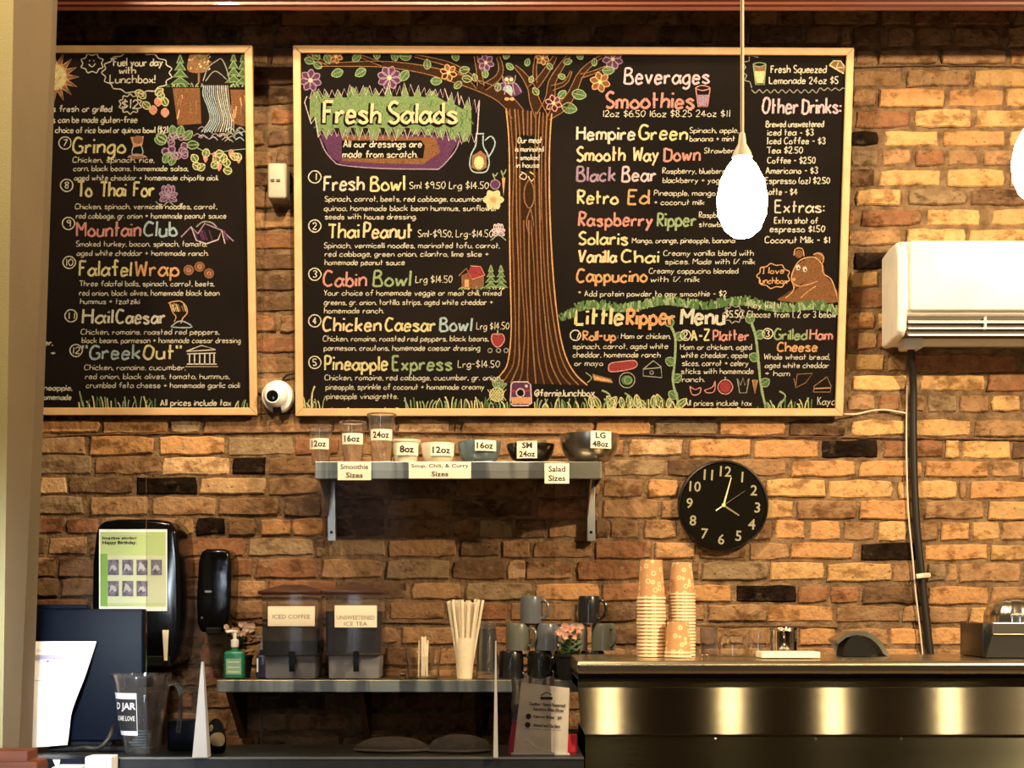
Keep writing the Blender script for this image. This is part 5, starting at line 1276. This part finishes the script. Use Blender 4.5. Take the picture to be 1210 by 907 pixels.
for px, m, an, lab in [(612, 'ceramic_grey', .45, 'olive-grey mug at the left of the middle row'), (646, 'ceramic_blue', .4, 'blue-grey mug in the middle row left of the pink flowers'), (680, 'ceramic_grey', 2.2, 'grey mug in the middle row behind the pink flowers'), (713, 'ceramic_grey', 1.0, 'olive-grey mug at the right of the middle row')]:
    mug(px, 4.82, zs+hz, m, lab, an, 29)
mug(628, 4.82, zs+2*hz, 'ceramic_blue', 'blue-grey mug at the left on top of the mug pyramid', .5, 27)
mug(696, 4.82, zs+2*hz, 'ceramic_dark_and_shaded', 'dark mug at the right on top of the mug pyramid', .5, 27)
flowers('potted_flower', 673, 4.70, 738, 755, 36, 'petal_pink', 'leaf', 'black pot of bright pink blossoms in front of the mugs', zs, 34, 46, .078)
# thin white cable under the shelf
g = G(); g.tube([Vector((X(331, 4.9), -.10, Z(817.5, 4.68)+.002)), P(330, 823, 4.9), P(314, 824, 4.9), P(309.5, 829, 4.9), P(309, 850, 4.9), P(309, 880, 4.9), P(310, 905, 4.9)], .0022, 6, smooth=3)
tag(g.build('thin_wire', 'stand_grey', smooth=True), 'thin grey wire hanging below the back shelf', 'wire')

# ================================================================= stainless counter at the right
dC = 4.20; yC = dC-DW; x0 = X(682, dC); x1 = 2.3
t = thing('steel_counter', ((x0+x1)/2, -.5, 0), 'wide brushed stainless steel cabinet at the lower right', 'counter')
ztop = Z(780, 4.22); 
g = G(); g.prismx([(yC-.004, ztop-.036), (yC-.010, ztop-.030), (yC-.012, ztop-.010), (yC-.004, ztop), (-.33, ztop+.004), (-.33, ztop-.036)], x0, x1); o = g.build('worktop', 'steel_top', t); md = o.modifiers.new('bevel', 'BEVEL'); md.width = .004; md.segments = 3
g = G(); g.box(x0+.006, x1, yC+.050, -.34, Z(803, dC), ztop-.034); g.build('shadow_gap', 'gap_black', t)
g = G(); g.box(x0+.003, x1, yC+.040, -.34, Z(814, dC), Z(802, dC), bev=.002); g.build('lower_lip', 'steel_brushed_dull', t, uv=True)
g = G()
# middle panel: its lower left corner is cut in
pl = [(x0+.004, Z(812, dC)), (x0+.010, Z(858, dC)), (x0+.022, Z(868, dC)), (x1, Z(868, dC)), (x1, Z(812, dC))]
g.prism(pl, yC-.004, yC+.02)
zm_ = Z(868, dC); g.v = [(x_, y_+(z_-zm_)*math.tan(math.radians(17)), z_) for x_, y_, z_ in g.v]   # the panel leans back
o = g.build('middle_panel', 'steel_brushed', t, uv=True); md = o.modifiers.new('bevel', 'BEVEL'); md.width = .002; md.segments = 2
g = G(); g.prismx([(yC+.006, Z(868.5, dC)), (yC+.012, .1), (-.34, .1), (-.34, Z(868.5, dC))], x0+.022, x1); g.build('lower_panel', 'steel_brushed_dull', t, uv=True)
for px in (845, 1065, 964): turn_y(X(px, dC), Z(873, dC), [(.004, yC+.008), (.004, yC+.002), (.002, yC+.001)], 10).build('rivet', 'chrome', t)
zc = ztop+.0042
# paper cup stacks
def cup_stack(cpx, d, n, wpx, pitch, h, group, z0, label_top, label_mid, label_bot, taper=.72, up=False):
    cx0 = X(cpx, d); y0 = d-DW; r_ = wpx/2*d/F; first = None
    for k in range(n):
        z_ = z0+pitch*k
        lab = label_bot if k == 0 and label_bot else (label_top if k == n-1 else label_mid)
        if first is None or k == n-1:
            s = thing('paper_cup', (cx0, y0, z_), lab, 'cup', group)
            g = G(); g.shell(cx0, y0, [(r_*.95, z_+.001), (r_*taper, z_+h)], .0008, 24); g.build('body', 'kraft_rings', s, smooth=True)
            g = G(); rr_ = [(r_*.94, z_+.0055), (r_*.99, z_+.0055), (r_, z_+.003), (r_*.99, z_), (r_*.94, z_), (r_*.94, z_+.0055)]; g.lathe(cx0, y0, rr_, 24); g.f = [f for f in g.f if len(f) == 4]; g.build('rim', 'cup_rim', s, smooth=True)
            if k == n-1: g = G(); g.lathe(cx0, y0, [(r_*taper*.98, z_+h-.006), (r_*taper*.98, z_+h-.004)], 24); g.build('base', 'kraft', s)
            first = first or s
        else:
            s = copy_tree(first); s.location = (cx0+random.uniform(-.0008, .0008), y0, z_)
            s['label'] = lab
d1 = 4.45
cup_stack(769.5, d1, 17, 34.5, .0103, .112, 'upside down paper cups in the left stack', zc, 'topmost brown ringed paper cup of the left stack', 'brown paper cup nested upside down in the left stack, only its pale rim in view', 'lowest brown paper cup of the left stack', .75)
cup_stack(805.5, 4.52, 20, 33, .0093, .095, 'upside down paper cups in the right stack', zc, 'topmost brown ringed paper cup of the right stack', 'brown paper cup nested upside down in the right stack, only its pale rim in view', 'lowest brown paper cup of the right stack', .72)
cup_stack(801, 4.40, 2, 32, .0103, .090, 'small pair of upside down paper cups', zc, 'single ringed paper cup in front of the right stack', '', 'lowest paper cup of the short pair in front of the right stack', .80)
# glass jars and steel pitcher
def jar(name, cpx, d, w_, pyt, m, label, cat, neck=None):
    cx0 = X(cpx, d); y0 = d-DW; r_ = w_/2*d/F; h = Z(pyt, d)-zc; s = thing(name, (cx0, y0, zc), label, cat)
    pr = neck(r_, zc, h) if neck else [(r_, zc), (r_, zc+h*.5), (r_*.93, zc+h*.8), (r_*.7, zc+h*.96), (r_*.4, zc+h)]
    return s, cx0, y0, r_, h, pr
s, a_, b_, r_, h, pr = jar('glass_jug', 866, 4.50, 34, 748, 'glass', 'clear glass carafe turned upside down beside the paper cups', 'carafe')
g = G(); g.shell(a_, b_, pr, .003, 28); g.build('body', 'glass', s, smooth=True)
g = G(); g.tube([(a_+r_*.75, b_, zc+h*.82), (a_+r_*1.25, b_-.01, zc+h*.7), (a_+r_*1.3, b_-.01, zc+h*.3), (a_+r_*.98, b_, zc+h*.15)], .004, 8, smooth=4); g.build('handle', 'glass', s, smooth=True)
s, a_, b_, r_, h, pr = jar('glass_jug', 896, 4.52, 24, 744, 'glass', 'clear glass jug between the carafe and the steel pitcher', 'jug')
g = G(); g.shell(a_, b_, [(r_, zc), (r_*1.04, zc+h*.4), (r_*.92, zc+h*.8), (r_, zc+h)], .003, 28); g.build('body', 'glass', s, smooth=True)
g = G(); g.tube([(a_-r_*.9, b_, zc+h*.85), (a_-r_*1.4, b_-.01, zc+h*.7), (a_-r_*1.4, b_-.01, zc+h*.35), (a_-r_*.98, b_, zc+h*.2)], .004, 8, smooth=4); g.build('handle', 'glass', s, smooth=True)
s, a_, b_, r_, h, pr = jar('glass_tumbler', 838, 4.62, 22, 741, 'smoke_plastic', 'smoky lilac glass tumbler behind the carafe', 'glass')
g = G(); g.shell(a_, b_, [(r_*.9, zc), (r_, zc+h)], .002, 24); g.build('body', 'smoke_plastic', s, smooth=True)
s, a_, b_, r_, h, pr = jar('steel_pitcher', 926, 4.50, 33, 741, 'chrome', 'polished steel milk pitcher', 'pitcher')
g = G(); g.shell(a_, b_, [(r_, zc), (r_, zc+h*.85), (r_*1.02, zc+h*.95), (r_*1.08, zc+h)], .0015, 32); g.build('body', 'chrome', s, smooth=True)
g = G(); g.tube([(a_-r_*.2, b_-r_, zc+h*.85), (a_-r_*.25, b_-r_-.028, zc+h*.7), (a_-r_*.25, b_-r_-.028, zc+h*.3), (a_-r_*.2, b_-r_, zc+h*.15)], .004, 8, smooth=4); g.build('handle', 'chrome', s, smooth=True)
g = G(); g.box(X(897, 4.34), X(966, 4.34), -.70, -.60, zc, zc+.017, bev=.002)
tag(g.build('card_box', 'paper_cream'), 'flat cream box at the front edge of the steel cabinet below the pitcher', 'box')
g = G(); g.tube([P(829, 777.5, 4.40), P(829, 773.5, 4.40), P(836, 773, 4.40), P(837, 777.5, 4.40)], .002, 6, smooth=3)
tag(g.build('wire_loop', 'chrome', smooth=True), 'small bent wire loop beside the paper cups', 'wire')
# curved guard over a dark roll
y0 = -.50; d_ = 4.5; s = thing('roll_holder', (X(1015, d_), y0, zc), 'curved grey metal guard arching over a dark roll', 'roll holder')
q = [(986, 756), (998, 748), (1010, 745), (1020, 745.5), (1030, 749), (1040, 758), (1047, 770), (1051, 779)]
poly = [(X(a, d_), max(Z(b, d_), zc)) for a, b in q]; inn = [(X(a, d_), max(Z(b, d_), zc)) for a, b in [(1046, 779), (1041, 772), (1034, 762), (1026, 754), (1015, 750.5), (1003, 752), (989, 759)]]
g = G(); n_ = 8; L = poly; R = [(X(986+3, d_), Z(760, d_)), (X(998, d_), Z(753, d_)), (X(1009, d_), Z(750, d_)), (X(1018, d_), Z(750.5, d_)), (X(1027, d_), Z(754, d_)), (X(1036, d_), Z(762, d_)), (X(1042, d_), Z(772, d_)), (X(1046, d_), zc)]
vs = []; fs = []
for (a, b), (c_, e) in zip(L, R): vs += [(a, y0-.02, b), (c_, y0-.02, e), (a, y0+.10, b), (c_, y0+.10, e)]
for k in range(7): o = 4*k; fs += [(o, o+4, o+5, o+1), (o+2, o+3, o+7, o+6), (o, o+2, o+6, o+4), (o+1, o+5, o+7, o+3)]
fs += [(0, 1, 3, 2), (28, 30, 31, 29)]
g.add(vs, fs); g.build('rim', 'steel', s, smooth=True)
bk = [(a, b) for a, b in L]+[(L[0][0]+.018, zc)]
g = G(); g.prism(bk, y0+.06, y0+.065); g.build('guard_plate', 'plate_grey', s)
g = G(); vsx = []; 
vsx = [(X(1010, d_)+.042*math.cos(k*math.pi/14), max(zc, zc+.058*math.sin(k*math.pi/14))) for k in range(15)]; g.prism(vsx, y0-.035, y0+.055); g.build('roll', 'black_matte', s)
# appliance with ribbed dome
xa, xb, zt = X(1152, 4.45), X(1152, 4.45)+.26, Z(735, 4.40)
s = thing('juicer', ((xa+xb)/2, -.55, zc), 'dark metal appliance with a ribbed stainless dome at the right edge', 'appliance')
g = G(); g.box(xa, xb, -.62, -.40, zc, zt-.002, bev=.004); g.build('housing', 'dark_steel', s, smooth=True)
xf = X(1173, 4.34); g = G(); g.box(xf, xb, -.66, -.622, zt-.034, zt, bev=.002); g.build('front_rail', 'steel', s)
g = G(); g.prism([(X(1166, 4.34), zc), (xb, zc), (xb, zt-.035), (xf, zt-.035)], -.655, -.621); g.build('front_panel', 'gap_black', s)
cx0, y0 = X(1198, 4.48), -.52; R_ = 34*4.48/F; vs = []; fs = []; n_ = 64; prof = [(1, 0), (1, .25), (.97, .42), (.88, .62), (.72, .80), (.5, .93), (.25, .985), (.03, 1)]
for k, (u, v) in enumerate(prof):
    for j in range(n_): a = 2*math.pi*j/n_; rb = R_*u*(1+.02*math.cos(16*a)*(1 if u > .1 else 0)); vs.append((cx0+rb*math.cos(a), y0+rb*math.sin(a), zt-.002+v*Z(703, 4.48)-v*zt))
for i in range(len(prof)-1):
    for j in range(n_): fs.append((i*n_+j, i*n_+(j+1) % n_, (i+1)*n_+(j+1) % n_, (i+1)*n_+j))
fs.append(tuple(range(n_))); fs.append(tuple((len(prof)-1)*n_+j for j in range(n_)))
g = G(); g.add(vs, fs); g.build('ribbed_dome', 'steel_dome', s, smooth=True)

# ================================================================= front counter at the left
dK = 4.10; yK = dK-DW; x0, x1 = X(134, dK), X(690, dK); zk = Z(894, dK)
t = thing('service_counter', ((x0+x1)/2, -.7, 0), 'black service counter with a thin pale edge along the bottom', 'counter')
g = G(); g.box(x0-.5, x1, yK+.002, -.52, zk-.04, zk-.0005, bev=.002); g.build('worktop', 'counter_black', t)
g = G(); g.box(x0, x1, yK, yK+.004, zk-.0055, zk-.0008); g.build('edge_strip', 'counter_edge', t)
g = G(); g.box(x0-.5, x1-.02, yK+.012, -.54, 0, zk-.04); g.build('front_panel', 'black_matte', t)
zk += .0003
# acrylic screen standing in two fins
t = thing('acrylic_screen', (X(410, 4.12), 4.12-DW, zk), 'clear acrylic screen standing on the counter in front of the shelf', 'screen')
g = G(); g.box(X(173, 4.13), X(655.5, 4.13), -.872, -.8685, zk, Z(556, 4.13)); g.build('pane', 'clear_plastic', t)
MATS['pane'] = mat('pane_clear', (.81,.80,.80), .0, 0, (.81,.80,.80), 1, trans=1.0, ior=1.05)
t.children[0].data.materials[0] = MATS['pane_clear']
for (px0, px1, pt_, py_, m, lb) in ((228, 246, 782, 896, 'frosted', 'frosted white fin'), (583, 588.5, 757, 893, 'frosted', 'thin clear fin')):
    a_, b_, c_ = X(px0, 4.09), X(px1, 4.09), X((px0+px1)/2, 4.09); zt_ = Z(pt_, 4.09)
    g = G(); ya, yb_ = -.885-.035, -.873
    w_ = .0022 if px1-px0 > 10 else .0015
    vs = [(a_, ya, zk), (b_, ya, zk), (c_+w_, ya+.03, zt_), (c_-w_, ya+.03, zt_), (a_, yb_, zk), (b_, yb_, zk), (c_+w_, yb_, zt_), (c_-w_, yb_, zt_)]
    g.add(vs, [(0,1,2,3),(7,6,5,4),(0,4,5,1),(1,5,6,2),(2,6,7,3),(3,7,4,0)]); o = g.build('support_fin', m, t); o['label'] = lb
# monitor with a sheet of paper on its back
y0 = -.72; xa, xb, zt, zb = X(20, 4.27), X(168, 4.27), Z(719, 4.27), Z(876, 4.27)
t = thing('monitor', ((xa+xb)/2, y0, zk), 'dark navy monitor seen from behind, left of the tip jug', 'monitor')
g = G(); g.box(xa, xb, y0, y0+.05, zb, zt, bev=.006, seg=3); g.build('back_shell', 'navy_plastic', t, smooth=True)
g = G(); g.box(xa, X(101, 4.27), y0+.01, y0+.045, zt-.001, zt+.012, bev=.003); g.build('top_ridge', 'navy_plastic', t)
g = G(); g.box(X(70, 4.27), X(130, 4.27), y0+.01, y0+.045, zk+.012, zb+.01, bev=.004); g.box(X(60, 4.27), X(160, 4.27), y0-.03, y0+.10, zk, zk+.014, bev=.004); g.build('stand', 'black_matte', t)
t = thing('paper_sheet', (X(60, 4.2), y0-.02, Z(886, 4.2)), 'white printed sheet taped to the back of the monitor', 'paper')
rows = [(757.5, 114), (770, 110), (785, 105), (800, 100), (815, 94), (828, 89), (838, 85.5), (846, 83.5), (856, 82.5), (870, 81), (884.5, 79.5)]
vs = []; fs = []; nc = 6
for i, (py, pr_) in enumerate(rows):
    dd = 4.262-.03*math.sin(i/10*math.pi)-.045*(i/10)**2
    for k in range(nc+1):
        px = 18+(pr_-18)*k/nc; dd2 = dd+(.012*(k/nc)**2 if i > 5 else 0); p_ = P(px, py+(0 if i < 10 else (18-px)*.08+5*(1-k/nc)*0), dd2); vs.append(tuple(p_))
n0 = len(vs); vs += [(x_, y_+.0008, z_) for x_, y_, z_ in vs]
for i in range(len(rows)-1):
    for k in range(nc): a = i*(nc+1)+k; fs += [(a, a+1, a+nc+2, a+nc+1), (n0+a, n0+a+nc+1, n0+a+nc+2, n0+a+1)]
g = G(); g.add(vs, fs); g.build('sheet', 'paper_white', t, smooth=True, fix=False)
def sheet_pt(px, py):
    i = 0
    while i < len(rows)-2 and rows[i+1][0] < py: i += 1
    u = i+(py-rows[i][0])/(rows[i+1][0]-rows[i][0]); return P(px, py, 4.262-.03*math.sin(u/10*math.pi)-.045*(u/10)**2-.004)
text('Security Index', 'lettering', 'print_violet', tuple(sheet_pt(61, 768.5)), w=.083, h=.010, parent=t, shear=.2)
g = G(); q = [(30, 773.5), (84, 773.5), (81, 778.5), (30, 778.5)]; g.add([sheet_pt(*p) for p in q], [(0, 1, 2, 3)]); g.build('printed_bar', 'print_violet', t, fix=False)
g = G(); q = [(57.5, 778.8), (57.8, 781.8), (54, 781.8)]; g.add([sheet_pt(*p) for p in q], [(0, 1, 2)]); g.build('pointer', 'print_grey', t, fix=False)
g = G()
for (a, b, c_) in ((40, 60, 803), (49, 60, 806.5), (58, 70, 795)): g.add([sheet_pt(a, c_), sheet_pt(b, c_), sheet_pt(b, c_+1.2), sheet_pt(a, c_+1.2)], [(0, 1, 2, 3)])
g.build('fine_print', 'print_pale', t, fix=False)

# tip jug
cx0, y0 = X(169, 4.14), -.80; d_ = 4.2
cx0 = X(168, d_); h = Z(796, d_)-zk; R0, R1 = 20.5*d_/F, 34*d_/F
t = thing('tip_jug', (cx0, y0, zk), 'clear plastic pitcher used as a tip jar with a black printed label', 'pitcher')
pr = [(R0*.95, zk), (R0, zk+.004), (R0+(R1-R0)*.5, zk+h*.5), (R0+(R1-R0)*.88, zk+h*.9), (R1, zk+h)]
g = G(); g.shell(cx0, y0, pr, .0022, 36)
for i, (x_, y_, z_) in enumerate(g.v):
    if z_ > zk+h*.93 and x_ < cx0-R1*.88: g.v[i] = (x_-.010, y_, z_+.001)
g.build('body', 'jug_plastic', t, smooth=True)
g = G(); hx = cx0+R1*.86
g.tube([(hx, y0, zk+h*.86), (hx+.020, y0, zk+h*.89), (hx+.036, y0, zk+h*.78), (hx+.036, y0, zk+h*.50), (hx+.030, y0, zk+h*.26)], .0065, 10, smooth=5); g.build('handle', 'jug_plastic', t, smooth=True)
# label inside, money
z0_, z1_ = zk+h*.30, zk+h*.70; rl0 = R0+(R1-R0)*.3-.003; 
def cone_card(nm, m, z0, z1, aa, ab, dr=0.0, par=None):
    g = G(); n_ = 10; vs = []; fs = []
    for k in range(n_+1):
        a = aa+(ab-aa)*k/n_
        for z_ in (z0, z1):
            for e in (0, .0006):
                r_ = R0+(R1-R0)*(z_-zk)/h+dr+e; vs.append((cx0+r_*math.sin(a), y0-r_*math.cos(a), z_))
    for k in range(n_): o = 4*k; fs += [(o, o+4, o+6, o+2), (o+1, o+3, o+7, o+5), (o, o+1, o+5, o+4), (o+2, o+6, o+7, o+3)]
    g.add(vs, fs); return g.build(nm, m, par or t)
lbp = cone_card('label', 'print_black', z0_, z1_, -1.35, .0, .0012)
cone_card('label_border', 'print_white', z0_-.012, z1_+.016, -1.38, .02, .0004)
rm = R0+(R1-R0)*.62+.003
for tx, zz, hh, ww, m_ in (('D JAR', zk+h*.60, .024, .068, 'print_white'), ('SOME LOVE', zk+h*.46, .013, .062, 'print_pale')):
    text(tx, 'lettering', m_, (cx0-rm*.50, y0, zz), w=ww, h=hh, parent=lbp, bold=.02, bend=(cx0, y0, rm+.0005 if hh > .02 else rm-.0015))
g = G()
for k in range(7):
    a = random.uniform(0, 6.28); c_ = Vector((cx0+.012*math.cos(a), y0+.012*math.sin(a), zk+.03+.007*k)); g.box(c_.x-.022, c_.x+.020, c_.y-.008, c_.y+.006, c_.z-.012, c_.z-.008)
    
tag(g.build('banknotes', 'bill_blue'), 'loose pile of folded blue-green banknotes in the bottom of the tip jug', 'money', kind='stuff')
g = G(); g.lathe(cx0-.012, y0, [(.040, zk+h*.84), (.042, zk+h*.93), (.04, zk+h*.97)], 20); g.build('dark_insert', 'tea_dark', t, smooth=True)
# navy box behind the fin, small figure
g = G(); g.box(X(196, 4.25), X(240, 4.25), -.74, -.66, zk, Z(851, 4.25), bev=.008, seg=3)
tag(g.build('card_reader', 'navy_plastic', smooth=True), 'low navy box between the tip jug and the frosted fin', 'card reader')
cx0, y0, d_ = X(255, 4.22), -.78, 4.22
t = thing('figurine', (cx0, y0, zk), 'small dark figurine with a cream front beside the frosted fin', 'figurine')
g = G(); g.lathe(cx0, y0, [(.022, zk), (.028, zk+.012), (.029, zk+.04), (.024, zk+.062), (.019, zk+.078), (.010, zk+.090), (.001, zk+.094)], 20, sy=.8); g.build('body', 'black_matte', t, smooth=True)
g = G(); g.ball((cx0+.004, y0-.010, zk+.036), .023, .016, .026, n=16); g.ball((cx0-.009, y0-.012, zk+.066), .008, .008, .012, n=10); g.build('cream_front', 'figure_cream', t, smooth=True)
# wrapped pastries
def bun(cpx, wpx, pyt, label, dy):
    d = 4.28; cx0 = X(cpx, d); y0 = d-DW+dy; R_ = wpx/2*d/F; h = Z(pyt, d)-zk
    s = thing('wrapped_loaf', (cx0, y0, zk), label, 'pastry', 'film-wrapped loaves on the counter')
    g = G(); g.lathe(cx0, y0, [(R_*.9, zk), (R_*.98, zk+.004), (R_*.92, zk+.008)], 28, sy=.6); g.build('plate', 'plate_grey', s, smooth=True)
    vs = []; n_ = 24; prof = [(1, 0), (.93, .3), (.78, .6), (.56, .84), (.3, .97), (.02, 1)]
    for nm, m, k_, jt in (('loaf', 'pastry', .74, .03), ('wrap_film', 'wrap_film', .96, .035)):
        g = G(); vs = []; fs = []
        for u, v in prof:
            for j in range(n_): a = 2*math.pi*j/n_; jj = 1+random.uniform(-jt, jt); vs.append((cx0+R_*k_*u*jj*math.cos(a), y0+R_*k_*.6*u*jj*math.sin(a), zk+.009+(h-.012)*(k_+.04 if nm == 'loaf' else 1)*v*(1+random.uniform(-jt, jt))))
        for i in range(len(prof)-1):
            for j in range(n_): fs.append((i*n_+j, i*n_+(j+1) % n_, (i+1)*n_+(j+1) % n_, (i+1)*n_+j))
        fs.append(tuple(range(n_))); fs.append(tuple((len(prof)-1)*n_+j for j in range(n_)))
        g.add(vs, fs); g.build(nm, m, s, smooth=True)
bun(463, 94, 869, 'left of the two film-wrapped loaves on the black counter', .0)
bun(543, 78, 865.5, 'right of the two film-wrapped loaves, next to the thin clear fin', -.02)
# sign card in an acrylic holder, candy bag behind
d_ = 4.14; y0 = d_-DW
t = thing('table_sign', (X(640, d_), y0, zk), 'white printed card in a stand at the left end of the steel cabinet', 'sign')
c4 = [(616, 806), (673, 812.5), (670.5, 893), (606.5, 891)]
q = [P(a, b, d_) for a, b in c4]; q[2].z = zk+.001; q[3].z = zk+.001
bk = [v+Vector((0, .0015, 0)) for v in q]
g = G(); g.add(q+bk, [(0,1,2,3),(7,6,5,4),(0,4,5,1),(1,5,6,2),(2,6,7,3),(3,7,4,0)]); g.build('card', 'paper_sign', t)
g = G(); g.box(q[3].x-.006, q[2].x+.006, y0-.012, y0+.03, zk, zk+.006, bev=.002); g.build('holder_base', 'frosted', t)
def on_card(tx, cpx, py, wpx, hpx, m='print_black', b=.03): text(tx, 'lettering', m, tuple(P(cpx, py, d_)+Vector((0, -.002, 0))), w=wpx*d_/F, h=hpx*d_/F, parent=t, bold=b, roty=math.radians(3))
g = G(); g.box(X(638.5, d_), X(653, d_), y0-.0022, y0-.0004, Z(826.3, d_), Z(823, d_)); ms = [P(639, 821.5, d_), P(643, 819, d_), P(646, 817.5, d_), P(649, 818.5, d_), P(652, 820.5, d_)]; g.tube([v+Vector((0, -.002, 0)) for v in ms], .0012, 5); g.build('logo', 'print_black', t)
on_card('Caution / Items Reserved', 646.5, 832, 43, 4.2); on_card('Sensitive Bliss Slices', 648, 838, 36, 4)
on_card('Carrot Bites   $5', 647, 847, 34, 4); on_card('Almond and Oat Bars', 646, 857, 32, 4); on_card('may contain traces of nuts', 642, 861.5, 44, 2, b=.0)
for py in (846, 856): turn_y(X(624.5 if py < 850 else 623.5, d_), Z(py, d_), [(.0075, y0-.0005), (.0075, y0-.0025)], 16).build('bullet', 'print_black', t)
g = G(); q2 = [P(615, 880, d_), P(622, 873, d_), P(630, 880, d_), P(638, 884, d_), P(648, 887, d_), P(660, 889, d_)]; g.tube([v+Vector((0, -.001, 0)) for v in q2], .0010, 5, smooth=3); g.build('scribble', 'print_pale', t)
# crumpled film behind the card
g = G(); cxx = X(632, 4.17)
vs = []; fs = []
for j in range(7):
    for i in range(13): vs.append((X(604+i*4.2, 4.23)+random.uniform(-.003, .003), 4.23-DW+random.uniform(-.012, .012), zk+(Z(801+2*math.sin(i), 4.23)-zk)*j/6+random.uniform(-.003, .003)))
for j in range(6):
    for i in range(12): a = j*13+i; fs.append((a, a+1, a+14, a+13))
g.add(vs, fs); o = tag(g.build('candy_bag', 'wrap_film', fix=False), 'crumpled clear bag standing behind the printed card', 'bag')
md = o.modifiers.new('solid', 'SOLIDIFY'); md.thickness = .001
g = G(); g.prism([(X(599, 4.19), zk), (X(612, 4.19), zk), (X(616, 4.19), Z(850, 4.19)), (X(606, 4.19), Z(852, 4.19))], 4.19-DW, 4.22-DW); tag(g.build('candy_pack', 'candy_red'), 'red packet at the lower left behind the printed card', 'packet')
g = G(); g.prism([(X(605, 4.19), Z(852, 4.19)+.0005), (X(616, 4.19), Z(850, 4.19)+.0005), (X(617, 4.19), Z(828, 4.19)), (X(611, 4.19), Z(832, 4.19))], 4.19-DW, 4.22-DW); tag(g.build('candy_pack', 'candy_purple'), 'purple packet on the red packet behind the printed card', 'packet')
g = G(); g.box(X(671, 4.22), X(682, 4.22), -.77, -.74, zk, Z(868, 4.22)); g.m = [0]*6
tag(g.build('marker_pen', 'candy_red'), 'small red box end between the card and the steel cabinet', 'box')
# paper box and slips under the monitor
g = G(); g.box(X(103, 4.02), X(133.5, 4.02), -1.0, -.93, Z(940, 4.02), Z(893, 4.02), bev=.002)
tag(g.build('napkin_box', 'white_plastic'), 'white box below the tip jug at the bottom edge', 'box')
g = G(); g.add([P(62, 897, 4.0), P(71, 897, 4.0), P(70, 903, 4.02), P(66, 906, 4.02)]+[P(62, 897, 4.001)+Vector((0, .002, 0)), P(71, 897, 4.001)+Vector((0, .002, 0)), P(70, 903, 4.02)+Vector((0, .002, 0)), P(66, 906, 4.02)+Vector((0, .002, 0))], [(0,1,2,3),(7,6,5,4),(0,4,5,1),(1,5,6,2),(2,6,7,3),(3,7,4,0)])
g.box(X(68, 4.02), X(99, 4.02), -1.03, -.92, Z(930, 4.0), Z(905, 4.0)); tag(g.build('paper_slips', 'paper_white'), 'white papers at the bottom edge beside the orange wood ledge', 'paper')
g = G(); g.box(X(20, 4.05), X(134, 4.05), -.95, -.90, .6, Z(896, 4.05)); tag(g.build('side_cabinet', 'navy_plastic'), 'dark navy cabinet front below the monitor', 'cabinet')
g = G(); g.tube([P(88, 886, 4.16), P(100, 883, 4.15), P(112, 884, 4.15), P(122, 880, 4.15), P(130, 868, 4.16), P(134, 856, 4.2)], .006, 8, smooth=4)
tag(g.build('power_cable', 'cable_black', smooth=True), 'black cable curling between monitor and tip jug', 'cable')

# ================================================================= pendant lamps
def pendant(xw, label, up=0.0):
    d = 2.56; y0 = d-DW; cx0 = xw; Z = lambda py, d_: EYE+(HOR-py)*d_/F+up
    s = thing('pendant_lamp', (cx0, y0, 4.3), label, 'lamp', 'row of pendant lamps')
    zc0 = Z(186, d); 
    g = G(); g.tube([(cx0, y0, 4.3), (cx0, y0, Z(160, d))], .0030, 8); g.build('cord', 'lamp_cord', s, smooth=True)
    g = G(); g.lathe(cx0, y0, [(.0005, Z(154, d)), (.005, Z(158, d)), (.007, Z(170, d)), (.015, Z(181, d)), (.017, zc0), (.012, zc0-.003)], 20); g.build('cap', 'lamp_cap', s, smooth=True)
    zb_ = Z(282, d); hh = zc0-zb_
    prf = [(.014, zc0-.002), (.024, zc0-hh*.10), (.036, zc0-hh*.28), (.042, zc0-hh*.50), (.040, zc0-hh*.70), (.030, zc0-hh*.88), (.016, zc0-hh*.97), (.001, zb_)]
    g = G(); g.lathe(cx0, y0, prf, 28); g.build('glowing_shade', 'lamp_glow', s, smooth=True)
pendant(X(877, 2.56), 'glowing pendant lamp on a pale cord in front of the wide chalkboard')
pendant(X(1226, 2.56), 'glowing pendant lamp just past the right edge, its glow at the frame', .06)
pendant(1.27, 'pendant lamp, third of the row, outside the frame at right')
pendant(1.73, 'pendant lamp, fourth of the row, outside the frame at right')
